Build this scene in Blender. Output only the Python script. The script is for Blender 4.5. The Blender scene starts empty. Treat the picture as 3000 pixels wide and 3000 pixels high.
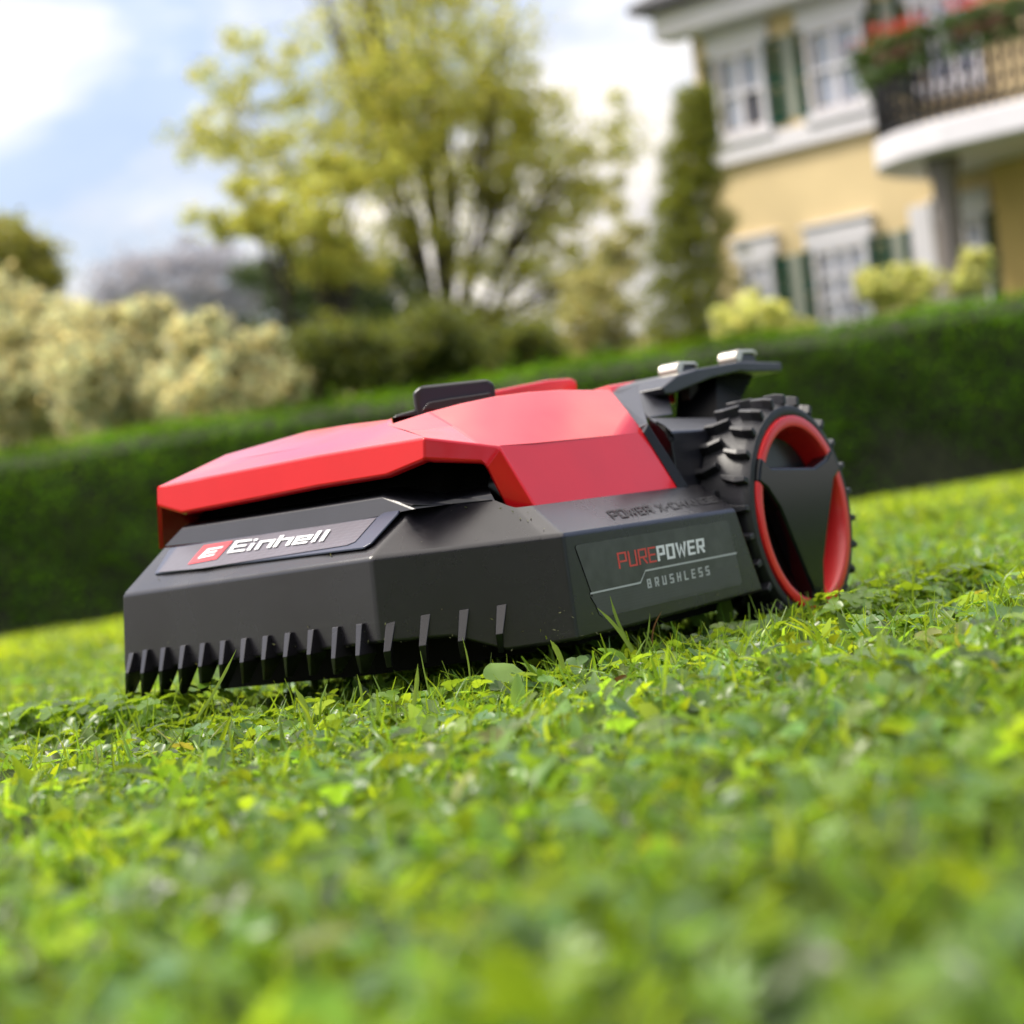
import bpy, math, random
import numpy as np
from mathutils import Vector, Matrix

# ------------------------------------------------------------------ camera, sky, sun, exposure
R = math.radians
scene = bpy.context.scene
col = scene.collection
random.seed(7)
rng = np.random.default_rng(11)

F = 6500.0                       # focal length in photo pixels (3000 wide)
ROLL, SLOPE, PITCH = R(6.0), R(3.1), R(0.63)
CAMH = 0.142
NRM = Vector((-math.sin(SLOPE), 0, math.cos(SLOPE)))
GX = Vector((math.cos(SLOPE), 0, math.sin(SLOPE)))
CAM = NRM * CAMH
c_fwd = Vector((0, math.cos(PITCH), math.sin(PITCH)))
c_r0 = Vector((1, 0, 0))
c_u0 = c_r0.cross(c_fwd)
c_right = c_r0 * math.cos(ROLL) - c_u0 * math.sin(ROLL)
c_up = c_r0 * math.sin(ROLL) + c_u0 * math.cos(ROLL)
cd = bpy.data.cameras.new('camera')
cam = bpy.data.objects.new('camera', cd)
col.objects.link(cam)
mw = Matrix.Identity(4)
for i, v in enumerate((c_right, c_up, -c_fwd)):
    for j in range(3):
        mw[j][i] = v[j]
mw.translation = CAM
cam.matrix_world = mw
cd.sensor_width = 36
cd.lens = 36 * F / 3000
cd.clip_start = 0.02
cd.clip_end = 2000
cd.dof.use_dof = True
cd.dof.focus_distance = 1.79
cd.dof.aperture_fstop = 5.7
cd.dof.aperture_blades = 0
scene.camera = cam

scene.view_settings.view_transform = 'Standard'
scene.view_settings.look = 'None'
scene.view_settings.gamma = 1
scene.view_settings.use_curve_mapping = False
scene.view_settings.exposure = 1.62
scene.render.engine = 'CYCLES'

SUN_EL, SUN_AZ = R(50), R(-80)          # azimuth from +Y, negative = to the left
sdir = Vector((math.sin(SUN_AZ) * math.cos(SUN_EL), math.cos(SUN_AZ) * math.cos(SUN_EL), math.sin(SUN_EL)))
world = bpy.data.worlds.new('World')
scene.world = world
world.use_nodes = True
nt = world.node_tree
nt.nodes.clear()
N = nt.nodes.new
wo = N('ShaderNodeOutputWorld')
bg = N('ShaderNodeBackground')
bg.inputs['Strength'].default_value = 0.115
sky = N('ShaderNodeTexSky')
sky.sky_type = 'NISHITA'
sky.sun_disc = False
sky.sun_elevation = SUN_EL
sky.sun_rotation = SUN_AZ
sky.air_density = 1.0
sky.dust_density = 1.6
sky.ozone_density = 1.2
tc = N('ShaderNodeTexCoord')
mp = N('ShaderNodeMapping')
mp.inputs['Scale'].default_value = (1.0, 1.0, 1.9)
mp.inputs['Location'].default_value = (1.41, 0.73, 0.22)
nz = N('ShaderNodeTexNoise')
nz.inputs['Scale'].default_value = 4.2
nz.inputs['Detail'].default_value = 7
nz.inputs['Roughness'].default_value = 0.55
nz.inputs['Distortion'].default_value = 0.3
rp = N('ShaderNodeValToRGB')
rp.color_ramp.elements[0].position = 0.40
rp.color_ramp.elements[0].color = (0.18, 0.18, 0.18, 1)
rp.color_ramp.elements[1].position = 0.58
rp.color_ramp.elements[1].color = (1, 1, 1, 1)
nz2 = N('ShaderNodeTexNoise')
nz2.inputs['Scale'].default_value = 9.0
nz2.inputs['Detail'].default_value = 5
rp2 = N('ShaderNodeValToRGB')
rp2.color_ramp.elements[0].position = 0.35
rp2.color_ramp.elements[0].color = (2.25, 2.15, 2.15, 1)
rp2.color_ramp.elements[1].position = 0.65
rp2.color_ramp.elements[1].color = (3.45, 3.2, 2.85, 1)
mix = N('ShaderNodeMixRGB')
L = nt.links.new
L(tc.outputs['Generated'], mp.inputs[0])
L(mp.outputs[0], nz.inputs['Vector'])
L(mp.outputs[0], nz2.inputs['Vector'])
sep = N('ShaderNodeSeparateXYZ')
low = N('ShaderNodeMapRange')
low.inputs['From Min'].default_value = 0.0
low.inputs['From Max'].default_value = 0.17
low.inputs['To Min'].default_value = 0.16
low.inputs['To Max'].default_value = 0.0
addn = N('ShaderNodeMath')
addn.operation = 'ADD'
L(tc.outputs['Generated'], sep.inputs[0])
L(sep.outputs['Z'], low.inputs['Value'])
L(low.outputs[0], addn.inputs[0])
L(nz.outputs['Fac'], addn.inputs[1])
clr = N('ShaderNodeMapRange')                 # the sky clears towards the right
clr.interpolation_type = 'SMOOTHSTEP'
clr.inputs['From Min'].default_value = 0.27
clr.inputs['From Max'].default_value = 0.55
clr.inputs['To Min'].default_value = 0.0
clr.inputs['To Max'].default_value = -0.22
top = N('ShaderNodeMapRange')                 # and is closed overhead
top.inputs['From Min'].default_value = 0.6
top.inputs['From Max'].default_value = 0.9
top.inputs['To Min'].default_value = 0.0
top.inputs['To Max'].default_value = 0.3
add2 = N('ShaderNodeMath')
add2.operation = 'ADD'
add3 = N('ShaderNodeMath')
add3.operation = 'ADD'
L(sep.outputs['X'], clr.inputs['Value'])
L(sep.outputs['Z'], top.inputs['Value'])
L(addn.outputs[0], add2.inputs[0])
L(clr.outputs[0], add2.inputs[1])
L(add2.outputs[0], add3.inputs[0])
L(top.outputs[0], add3.inputs[1])
L(add3.outputs[0], rp.inputs[0])
L(nz2.outputs['Fac'], rp2.inputs[0])
L(rp.outputs[0], mix.inputs[0])
tintn = N('ShaderNodeVectorMath'); tintn.operation = 'MULTIPLY'
tintn.inputs[1].default_value = (0.38, 0.38, 0.42)
L(sky.outputs[0], tintn.inputs[0])
L(tintn.outputs[0], mix.inputs[1])
L(rp2.outputs[0], mix.inputs[2])
# an overcast sky is about three times as bright overhead as at the horizon
zen = N('ShaderNodeMapRange')
zen.inputs['From Min'].default_value = 0.0
zen.inputs['From Max'].default_value = 1.0
zen.inputs['To Min'].default_value = 0.85
zen.inputs['To Max'].default_value = 3.1
zm = N('ShaderNodeVectorMath')
zm.operation = 'SCALE'
L(sep.outputs['Z'], zen.inputs['Value'])
L(mix.outputs[0], zm.inputs[0])
L(zen.outputs[0], zm.inputs['Scale'])
L(zm.outputs[0], bg.inputs['Color'])
L(bg.outputs[0], wo.inputs[0])

sl = bpy.data.lights.new('sun', 'SUN')
sl.energy = 1.5
sl.angle = R(10)
sl.color = (1.0, 0.93, 0.82)
so = bpy.data.objects.new('sun', sl)
so.rotation_euler = (-sdir).to_track_quat('-Z', 'Y').to_euler()
so.location = (0, 0, 20)
col.objects.link(so)

# ------------------------------------------------------------------ helpers
def ray(px, py):
    return (c_right * ((px - 1500) / F) - c_up * ((py - 1500) / F) + c_fwd)

def at(px, py, Y):
    """world point seen at a photo pixel, at world depth Y"""
    r = ray(px, py)
    return CAM + r * ((Y - CAM.y) / r.y)

def tag(o, label=None, cat=None, group=None, kind=None):
    if label: o['label'] = label
    if cat: o['category'] = cat
    if group: o['group'] = group
    if kind: o['kind'] = kind
    return o

def link(name, me, mat=None, parent=None):
    o = bpy.data.objects.new(name, me)
    col.objects.link(o)
    if mat is not None and me is not None and not me.materials:
        me.materials.append(mat)
    if parent: o.parent = parent
    return o

def empty(name, loc=(0, 0, 0), rot=(0, 0, 0)):
    o = bpy.data.objects.new(name, None)
    o.location = loc
    o.rotation_euler = rot
    o.empty_display_size = 0.1
    col.objects.link(o)
    return o

def mesh_np(name, V, Fc, cols=None, smooth=False):
    """V (n,3); Fc list of int arrays (m,k) with k 3 or 4; cols (n,3) per-vertex colours"""
    me = bpy.data.meshes.new(name)
    V = np.asarray(V, dtype=np.float32)
    me.vertices.add(len(V))
    me.vertices.foreach_set('co', V.ravel())
    Fc = [np.asarray(f, dtype=np.int32) for f in Fc if len(f)]
    nl = sum(f.size for f in Fc)
    nf = sum(len(f) for f in Fc)
    me.loops.add(nl)
    me.loops.foreach_set('vertex_index', np.concatenate([f.ravel() for f in Fc]))
    me.polygons.add(nf)
    starts, off = [], 0
    for f in Fc:
        starts.append(off + np.arange(len(f)) * f.shape[1])
        off += f.size
    me.polygons.foreach_set('loop_start', np.concatenate(starts).astype(np.int32))
    if smooth:
        me.polygons.foreach_set('use_smooth', np.ones(nf, dtype=bool))
    me.update(calc_edges=True)
    if cols is not None:
        a = me.color_attributes.new('tint', 'FLOAT_COLOR', 'POINT')
        c4 = np.ones((len(V), 4), dtype=np.float32)
        c4[:, :3] = cols
        a.data.foreach_set('color', c4.ravel())
    return me

class MB:
    """collects polygons for one mesh"""
    def __init__(s): s.v = []; s.f = []
    def add(s, vs, fs):
        b = len(s.v)
        s.v += [tuple(v) for v in vs]
        s.f += [[b + i for i in f] for f in fs]
    def poly(s, vs): s.add(vs, [list(range(len(vs)))])
    def box(s, p0, p1):
        x0, y0, z0 = p0; x1, y1, z1 = p1
        s.add([(x0,y0,z0),(x1,y0,z0),(x1,y1,z0),(x0,y1,z0),(x0,y0,z1),(x1,y0,z1),(x1,y1,z1),(x0,y1,z1)],
              [[0,3,2,1],[4,5,6,7],[0,1,5,4],[1,2,6,5],[2,3,7,6],[3,0,4,7]])
    def prism(s, bottom, top):
        n = len(bottom)
        s.add(list(bottom) + list(top), [list(range(n))[::-1], list(range(n, 2*n))] +
              [[i, (i+1) % n, n + (i+1) % n, n + i] for i in range(n)])
    def strip(s, rows):
        """rows of equal length points -> quads"""
        n = len(rows[0]); b = len(s.v)
        for r in rows: s.v += [tuple(p) for p in r]
        for i in range(len(rows)-1):
            for j in range(n-1):
                s.f.append([b+i*n+j, b+i*n+j+1, b+(i+1)*n+j+1, b+(i+1)*n+j])
    def tube(s, pts, rad, n=8, cap=True):
        b = len(s.v); m = len(pts)
        for i, p in enumerate(pts):
            p = Vector(p)
            d = (Vector(pts[min(i+1, m-1)]) - Vector(pts[max(i-1, 0)])).normalized()
            u = d.orthogonal().normalized() if i == 0 else (u - d*u.dot(d)).normalized()
            w = d.cross(u)
            r = rad[i] if hasattr(rad, '__len__') else rad
            for k in range(n):
                a = 2*math.pi*k/n
                s.v.append(tuple(p + (u*math.cos(a) + w*math.sin(a))*r))
        for i in range(m-1):
            for k in range(n):
                s.f.append([b+i*n+k, b+i*n+(k+1) % n, b+(i+1)*n+(k+1) % n, b+(i+1)*n+k])
        if cap:
            s.f.append([b+k for k in range(n)][::-1]); s.f.append([b+(m-1)*n+k for k in range(n)])
    def mesh(s, name, smooth=False):
        me = bpy.data.meshes.new(name)
        me.from_pydata(s.v, [], s.f)
        if smooth:
            for p in me.polygons: p.use_smooth = True
        me.update()
        return me
    def build(s, name, mat, parent=None, smooth=False, bevel=0, segs=3, fix=True, clamp=True):
        me = s.mesh(name, smooth or bevel > 0)
        o = link(name, me, mat, parent)
        import bmesh
        bm = bmesh.new(); bm.from_mesh(me)
        bmesh.ops.remove_doubles(bm, verts=bm.verts, dist=1e-5)
        if fix: bmesh.ops.recalc_face_normals(bm, faces=bm.faces)
        bm.to_mesh(me); bm.free()
        if bevel > 0:
            b = o.modifiers.new('bevel', 'BEVEL')
            b.width = bevel; b.segments = segs; b.limit_method = 'ANGLE'; b.angle_limit = R(9)
            b.harden_normals = True; b.use_clamp_overlap = clamp
        return o

# ------------------------------------------------------------------ materials
def pbsdf(name):
    m = bpy.data.materials.new(name); m.use_nodes = True
    b = m.node_tree.nodes['Principled BSDF']
    return m, m.node_tree, b

def plain(name, c, rough=0.5, metal=0.0, var=0.0, scale=20, bump=0.0, bscale=200, coat=0, rvar=0.0, spec=0.5):
    m, t, b = pbsdf(name)
    b.inputs['Base Color'].default_value = (*c, 1)
    b.inputs['Roughness'].default_value = rough
    b.inputs['Metallic'].default_value = metal
    b.inputs['Specular IOR Level'].default_value = spec
    if coat:
        b.inputs['Coat Weight'].default_value = coat
        b.inputs['Coat Roughness'].default_value = 0.04
    co = t.nodes.new('ShaderNodeTexCoord')
    if var or rvar:
        n = t.nodes.new('ShaderNodeTexNoise'); n.inputs['Scale'].default_value = scale; n.inputs['Detail'].default_value = 6
        t.links.new(co.outputs['Object'], n.inputs['Vector'])
        if var:
            mr = t.nodes.new('ShaderNodeMapRange')
            mr.inputs['From Min'].default_value = 0.3; mr.inputs['From Max'].default_value = 0.7
            mr.inputs['To Min'].default_value = 1 - var; mr.inputs['To Max'].default_value = 1 + var
            t.links.new(n.outputs['Fac'], mr.inputs['Value'])
            vm = t.nodes.new('ShaderNodeVectorMath'); vm.operation = 'SCALE'
            vm.inputs[0].default_value = c
            t.links.new(mr.outputs[0], vm.inputs['Scale'])
            t.links.new(vm.outputs[0], b.inputs['Base Color'])
        if rvar:
            mr = t.nodes.new('ShaderNodeMapRange')
            mr.inputs['From Min'].default_value = 0.3; mr.inputs['From Max'].default_value = 0.7
            mr.inputs['To Min'].default_value = max(0.02, rough - rvar); mr.inputs['To Max'].default_value = rough + rvar
            t.links.new(n.outputs['Fac'], mr.inputs['Value'])
            t.links.new(mr.outputs[0], b.inputs['Roughness'])
    if bump:
        n2 = t.nodes.new('ShaderNodeTexNoise'); n2.inputs['Scale'].default_value = bscale; n2.inputs['Detail'].default_value = 3
        t.links.new(co.outputs['Object'], n2.inputs['Vector'])
        bp = t.nodes.new('ShaderNodeBump'); bp.inputs['Strength'].default_value = bump; bp.inputs['Distance'].default_value = 0.001
        t.links.new(n2.outputs['Fac'], bp.inputs['Height'])
        t.links.new(bp.outputs[0], b.inputs['Normal'])
    return m

def leafy(name, c, trans=0.4, rough=0.45, tcol=None, attr=True, spec=0.4):
    """leaf: glossy diffuse + translucent; vertex tint multiplies the colour"""
    m, t, b = pbsdf(name)
    out = t.nodes['Material Output']
    b.inputs['Roughness'].default_value = rough
    b.inputs['Specular IOR Level'].default_value = spec
    tr = t.nodes.new('ShaderNodeBsdfTranslucent')
    mx = t.nodes.new('ShaderNodeMixShader'); mx.inputs[0].default_value = trans
    tcol = tcol or (c[0]*1.7, c[1]*1.35, c[2]*0.6)
    for target, cc in ((b.inputs['Base Color'], c), (tr.inputs['Color'], tcol)):
        if attr:
            a = t.nodes.new('ShaderNodeAttribute'); a.attribute_name = 'tint'
            vm = t.nodes.new('ShaderNodeVectorMath'); vm.operation = 'MULTIPLY'
            vm.inputs[1].default_value = cc
            t.links.new(a.outputs['Color'], vm.inputs[0]); t.links.new(vm.outputs[0], target)
        else:
            target.default_value = (*cc, 1)
    t.links.new(b.outputs[0], mx.inputs[1]); t.links.new(tr.outputs[0], mx.inputs[2])
    t.links.new(mx.outputs[0], out.inputs['Surface'])
    return m

# ------------------------------------------------------------------ lawn
lawn_frame = Matrix.Rotation(-SLOPE, 4, 'Y')

def ground_sheet():
    mb = MB()
    xs = [-400, -60, -12, -3, 0, 3, 12, 60, 400]; ys = [-200, -20, 0, 5, 14, 40, 120, 900]
    mb.strip([[(x, y, 0) for x in xs] for y in ys])
    m = plain('soil_and_thatch', (0.026, 0.052, 0.010), 0.95, var=0.6, scale=60, bump=0.6, bscale=80)
    o = mb.build('ground', m, fix=False)
    o.matrix_world = lawn_frame
    tag(o, kind='structure')
ground_sheet()

def leaflet(L_, W_, n=3, fold=0.25, curl=0.2, tooth=0.0, blunt=0.6, tipw=0.18):
    """leaf along +Y from the origin, midrib + two rows of edge points"""
    mid, lt, rt = [], [], []
    for i in range(n + 1):
        t = i / n
        w = W_ * (math.sin(math.pi * min(1, max(0, t)) ** blunt)) * (1 + (tooth if i % 2 else -tooth))
        if i in (0, n): w = W_ * (0.06 if i == 0 else tipw)
        y = L_ * t; z = -curl * L_ * (t ** 2)
        mid.append((0, y, z)); lt.append((-w/2, y, z + fold*w/2)); rt.append((w/2, y, z + fold*w/2))
    V = mid + lt + rt; k = n + 1; Fq = []
    for i in range(n):
        Fq.append([i, k+i, k+i+1, i+1]); Fq.append([2*k+i, i, i+1, 2*k+i+1])
    return np.array(V, float), np.array(Fq, int)

def merge(parts):
    V, Fq, b = [], [], 0
    for v, f in parts:
        V.append(v); Fq.append(f + b); b += len(v)
    return np.vstack(V), np.vstack(Fq)

def rotz(v, a):
    c, s = math.cos(a), math.sin(a)
    return v @ np.array([[c, s, 0], [-s, c, 0], [0, 0, 1]])
def rotx(v, a):
    c, s = math.cos(a), math.sin(a)
    return v @ np.array([[1, 0, 0], [0, c, s], [0, -s, c]])

def stem_q(p0, p1, w=0.0006):
    p0 = np.array(p0); p1 = np.array(p1)
    return np.array([p0 + (-w, 0, 0), p0 + (w, 0, 0), p1 + (w*.7, 0, 0), p1 + (-w*.7, 0, 0)]), np.array([[0, 1, 2, 3]])

def clover(nl=3, s=1.0, h=0.022, tilt=0.15):
    ps = []
    for k in range(nl):
        v, f = leaflet(0.0095*s, 0.0100*s, 3, 0.35, 0.15, blunt=0.95, tipw=0.42)
        v = rotx(v, tilt)
        v = rotz(v, 2*math.pi*k/nl + 0.1)
        v = v + (0, 0, h); ps.append((v, f))
    ps.append(stem_q((0.004, -0.002, 0), (0, 0, h), 0.0005))
    return merge(ps)

def ovate(s=1.0, up=0.5, n=4):
    v, f = leaflet(0.022*s, 0.010*s, n, 0.35, 0.3, blunt=0.9)
    return rotx(v, up) + (0, 0, 0.004), f

def lobed(s=1.0, h=0.016):
    ps = []
    for k in range(5):
        a = (k - 2) * 0.75
        v, f = leaflet(0.012*s*(1 - 0.12*abs(k-2)), 0.0062*s, 3, 0.3, 0.25, tooth=0.22, blunt=1.2)
        v = rotx(v, 0.3); v = rotz(v, a) + (0, 0, h); ps.append((v, f))
    ps.append(stem_q((0, -0.006, 0), (0, 0, h), 0.0006))
    return merge(ps)

def blade(L_=0.04, w=0.0022, bend=0.6, n=4):
    V = []
    y = z = 0; a = math.pi/2 - 0.15
    for i in range(n + 1):
        t = i/n
        ww = w*(1 - 0.75*t**2)/2
        V += [(-ww, y, z), (0, y - ww*0.5, z), (ww, y, z)]
        y += math.cos(a)*L_/n; z += math.sin(a)*L_/n; a -= bend/n
    Fq = []
    for i in range(n):
        Fq += [[3*i, 3*i+1, 3*i+4, 3*i+3], [3*i+1, 3*i+2, 3*i+5, 3*i+4]]
    return np.array(V), np.array(Fq)

def scatter(T, P, yaw, tiltx, tilty, sc, tint, zsc=None):
    """numpy copies of a template"""
    V0, F0 = T
    n, k = len(P), len(V0)
    V = V0[None, :, :] * sc[:, None, None]
    cx, sx = np.cos(tiltx)[:, None], np.sin(tiltx)[:, None]
    y = V[..., 1]*cx - V[..., 2]*sx; z = V[..., 1]*sx + V[..., 2]*cx; x = V[..., 0]
    cy, sy = np.cos(tilty)[:, None], np.sin(tilty)[:, None]
    x, z = x*cy + z*sy, -x*sy + z*cy
    ca, sa = np.cos(yaw)[:, None], np.sin(yaw)[:, None]
    x, y = x*ca - y*sa, x*sa + y*ca
    W = np.stack([x, y, z], -1) + P[:, None, :]
    Fq = F0[None] + (np.arange(n)*k)[:, None, None]
    C = np.repeat(tint[:, None, :], k, 1)
    return W.reshape(-1, 3), Fq.reshape(-1, F0.shape[1]), C.reshape(-1, 3)

MOWER_BOX = None
def under_mower(x, y):
    return np.zeros(len(x), bool)

def sample_xy(n, y0, y1, power, margin):
    """points in the view wedge plus a margin, y0..y1; power shapes the falloff with distance"""
    t = rng.random(n)
    y = (y0**power + t*(y1**power - y0**power))**(1/power)
    half = 0.235*y + margin
    x = (rng.random(n)*2 - 1)*half
    return x, y

VB, FB, CB = [], [], []
def put(T, n, y0, y1, power, margin, s0, s1, z0, z1, tilt, base, var, hue, size_gain=0.0):
    x, y = sample_xy(n, y0, y1, power, margin)
    sc = s0 + (s1 - s0)*rng.random(n)
    sc = sc*(1 + size_gain*np.maximum(0, y - 3))
    hgt = 0.006*np.sin(x*9 + y*4) + 0.005*np.sin(x*23 - y*17)
    z = z0 + (z1 - z0)*rng.random(n) + hgt*0.6
    P = np.stack([x, y, z], 1)
    cl = 0.5 + 0.5*np.sin(x*13 + 1.7*np.sin(y*7))*np.sin(y*11 + 1.3*np.sin(x*9))
    b = np.array(base)[None]*(1 + var*(rng.random((n, 1))*2 - 1))*(0.85 + 0.3*cl[:, None])
    h = 0.8*hue*(rng.random((n, 1))*2 - 1)
    b = b*np.concatenate([1 + h, np.ones((n, 1)), 1 - h*0.8], 1)
    dry = rng.random(n) < 0.008
    b[dry] = np.array([2.2, 1.35, 3.0])*(0.6 + 0.5*rng.random((dry.sum(), 1)))
    v, f, c = scatter(T, P, rng.random(n)*6.283, rng.normal(0, tilt, n), rng.normal(0, tilt, n), sc, b)
    off = sum(len(q) for q in VB)
    VB.append(v); FB.append(f + off); CB.append(c)

G0 = (1.0, 1.0, 1.0)
Y0 = (1.15, 1.12, 0.8)
B0 = (1.0, 1.05, 2.6)
# near field, where single leaves can be told apart
NF = (0.42, 4.6, 1.45, 0.28)
def near(T, n, s0, s1, z0, z1, tilt, base, var, hue): put(T, n, *NF, s0, s1, z0, z1, tilt, base, var, hue)
near(clover(3), 13500, 0.55, 1.15, -0.014, 0.012, 0.55, G0, 0.65, 0.25)
near(clover(3, 1.2, 0.018), 5000, 0.6, 1.15, -0.012, 0.012, 0.6, B0, 0.3, 0.2)
near(ovate(0.95, 0.6, 3), 16000, 0.45, 1.1, -0.008, 0.014, 0.8, Y0, 0.65, 0.25)
near(ovate(1.2, 0.9, 3), 5000, 0.5, 1.1, -0.008, 0.012, 0.6, B0, 0.3, 0.2)
near(lobed(), 4500, 0.6, 1.15, -0.010, 0.012, 0.55, G0, 0.6, 0.3)
near(blade(0.036, 0.0024, 0.9, 3), 15000, 0.5, 1.15, -0.006, 0.006, 0.5, Y0, 0.35, 0.25)
near(blade(0.046, 0.0018, 0.4, 3), 8000, 0.5, 1.1, -0.006, 0.004, 0.45, (1.25, 1.25, 1.0), 0.35, 0.2)
near(blade(0.044, 0.0030, 1.6, 3), 7000, 0.6, 1.1, 0.0, 0.012, 0.9, (1.5, 1.4, 1.4), 0.3, 0.2)
near(blade(0.058, 0.0028, 0.7, 4), 2600, 0.6, 1.05, -0.006, 0.004, 0.5, (1.1, 1.15, 1.1), 0.35, 0.2)
# taller, uncut growth along the mower's foot, where its knives do not reach
def along(T, n, pts, wid, s0, s1, z0, z1, tilt, base, var):
    pts = np.array(pts); seg = rng.integers(0, len(pts) - 1, n); t = rng.random(n)
    lens = np.linalg.norm(np.diff(pts, axis=0), axis=1); seg = rng.choice(len(lens), n, p=lens/lens.sum())
    q = pts[seg]*(1 - t[:, None]) + pts[seg + 1]*t[:, None]
    dd = (pts[seg + 1] - pts[seg])/lens[seg][:, None]
    q = q + np.stack([dd[:, 1], -dd[:, 0]], 1)*(rng.random(n)*wid)[:, None]
    P = np.stack([q[:, 0], q[:, 1], z0 + (z1 - z0)*rng.random(n)], 1)
    bb = np.array(base)[None]*(1 + var*(rng.random((n, 1))*2 - 1))
    v, f, c = scatter(T, P, rng.random(n)*6.283, rng.normal(0, tilt, n), rng.normal(0, tilt, n), s0 + (s1 - s0)*rng.random(n), bb)
    off = sum(len(q) for q in VB)
    VB.append(v); FB.append(f + off); CB.append(c)
foot = [(-0.46, 2.22), (-0.14, 1.86), (0.05, 1.83), (0.26, 2.14), (0.34, 2.26), (0.42, 2.40)]
along(blade(0.045, 0.0024, 0.6), 240, foot, 0.10, 0.7, 1.25, -0.006, 0.004, 0.45, (1.05, 1.05, 1.0), 0.35)
along(blade(0.050, 0.0016, 0.3), 160, foot, 0.10, 0.6, 1.2, -0.006, 0.004, 0.4, (1.5, 1.3, 1.2), 0.35)
along(clover(3, 1.1, 0.026), 650, foot, 0.11, 0.6, 1.15, -0.008, 0.004, 0.5, (1.0, 1.0, 0.9), 0.35)
wheelf = [(0.25, 2.06), (0.31, 2.12), (0.41, 2.30)]
along(clover(3, 1.1, 0.034), 200, wheelf, 0.07, 0.7, 1.2, -0.004, 0.006, 0.45, (1.0, 1.0, 0.9), 0.4)
along(lobed(1.1, 0.034), 110, wheelf, 0.07, 0.7, 1.2, -0.004, 0.006, 0.5, (1.1, 1.05, 0.9), 0.4)
along(blade(0.055, 0.0024, 0.5), 120, wheelf, 0.07, 0.7, 1.1, -0.006, 0.004, 0.4, (1.1, 1.1, 1.0), 0.35)
leftf = [(-0.50, 2.27), (-0.30, 2.04)]
along(clover(3, 1.1, 0.040), 260, leftf, 0.07, 0.8, 1.3, -0.004, 0.004, 0.4, (0.95, 1.0, 0.9), 0.35)
along(blade(0.062, 0.0022, 0.5), 160, leftf, 0.08, 0.7, 1.1, -0.006, 0.004, 0.4, (1.1, 1.1, 1.0), 0.35)
along(lobed(1.1, 0.024), 300, foot, 0.11, 0.7, 1.15, -0.010, 0.004, 0.6, (1.1, 1.05, 0.9), 0.3)
along(ovate(1.2, 0.9), 260, foot, 0.11, 0.7, 1.1, -0.006, 0.010, 0.6, (1.05, 1.0, 1.5), 0.3)
# the lawn beside the view
put(ovate(1.2, 0.6, 2), 11000, 0.1, 6.0, 1.2, 2.6, 0.8, 1.5, -0.004, 0.014, 0.7, (1.0, 1.05, 1.0), 0.35, 0.2)
put(blade(0.040, 0.005, 0.8, 2), 12000, 0.1, 6.0, 1.2, 2.6, 0.7, 1.2, -0.004, 0.006, 0.6, (1.1, 1.15, 0.9), 0.35, 0.2)
# far field up to the hedge
put(ovate(1.3, 0.5, 2), 19000, 4.2, 16.0, 1.3, 1.0, 0.8, 1.5, -0.006, 0.012, 0.6, (1.15, 1.08, 0.8), 0.35, 0.2, 0.03)
put(blade(0.026, 0.005, 0.8, 2), 23000, 4.2, 16.0, 1.3, 1.0, 0.8, 1.4, -0.006, 0.004, 0.45, (1.4, 1.25, 0.8), 0.35, 0.2, 0.02)
put(blade(0.026, 0.006, 0.9, 2), 14000, 7.2, 14.5, 1.4, 1.0, 0.9, 1.4, 0.0, 0.012, 0.5, (3.2, 2.5, 0.8), 0.35, 0.2, 0.02)  # sunlit strip before the hedge, painted as brighter, yellower blades
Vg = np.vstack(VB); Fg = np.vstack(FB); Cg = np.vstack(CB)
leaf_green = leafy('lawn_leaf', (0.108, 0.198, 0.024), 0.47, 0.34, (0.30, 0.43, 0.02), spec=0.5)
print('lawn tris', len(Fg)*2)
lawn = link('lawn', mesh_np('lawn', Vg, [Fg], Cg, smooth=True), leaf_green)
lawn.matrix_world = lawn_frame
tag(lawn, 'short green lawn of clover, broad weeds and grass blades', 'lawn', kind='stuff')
del VB, FB, CB, Vg, Fg, Cg

# ------------------------------------------------------------------ robot mower
YAW = R(34)
CORNER = Matrix.Translation((0.042, 1.85, 0)) @ Matrix.Rotation(-YAW, 4, 'Z')
M_loc = lawn_frame @ CORNER                       # corner frame: x to the mower's right, y to its rear, z up
M_inv = M_loc.inverted()
OFF = Vector((-0.24, 0.30, 0))                    # base centre of the mower in the corner frame
mower = empty('robot_mower')
mower.matrix_world = M_loc @ Matrix.Translation(OFF)
tag(mower, 'red and black robot lawn mower standing on the clover lawn in front of the hedge', 'robot mower')
eye = M_inv @ CAM

def vray(px, py):
    return (M_inv.to_3x3() @ ray(px, py))

def PB(b):                                        # vertical plane b metres inboard of the mower's side
    return (Vector((-b, 0, 0)), Vector((1, 0, 0)))
def PA(a):
    return (Vector((0, a, 0)), Vector((0, 1, 0)))
def PZ(z):
    return (Vector((0, 0, z)), Vector((0, 0, 1)))
def PP(p, q, off=0.0):                            # vertical plane through plan points (a, b), moved inwards by off
    P, Q = Vector((-p[1], p[0], 0)), Vector((-q[1], q[0], 0))
    d = (Q - P).normalized(); n = Vector((-d.y, d.x, 0))
    if n.y < 0: n = -n
    return (P + n*off, n)
def V(px, py, pl):
    r = vray(px, py); p0, n = pl
    t = (p0 - eye).dot(n) / r.dot(n)
    return eye + r*t - OFF

# plan of the front: right corner, apex, left end (a, b)
A1 = (-0.088, 0.146); A0 = (-0.023, 0.480); BR = (0.0, 0.0)
def FA(off): return PP(A1, A0, off)
def FB_(off): return PP(BR, A1, off)

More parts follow.
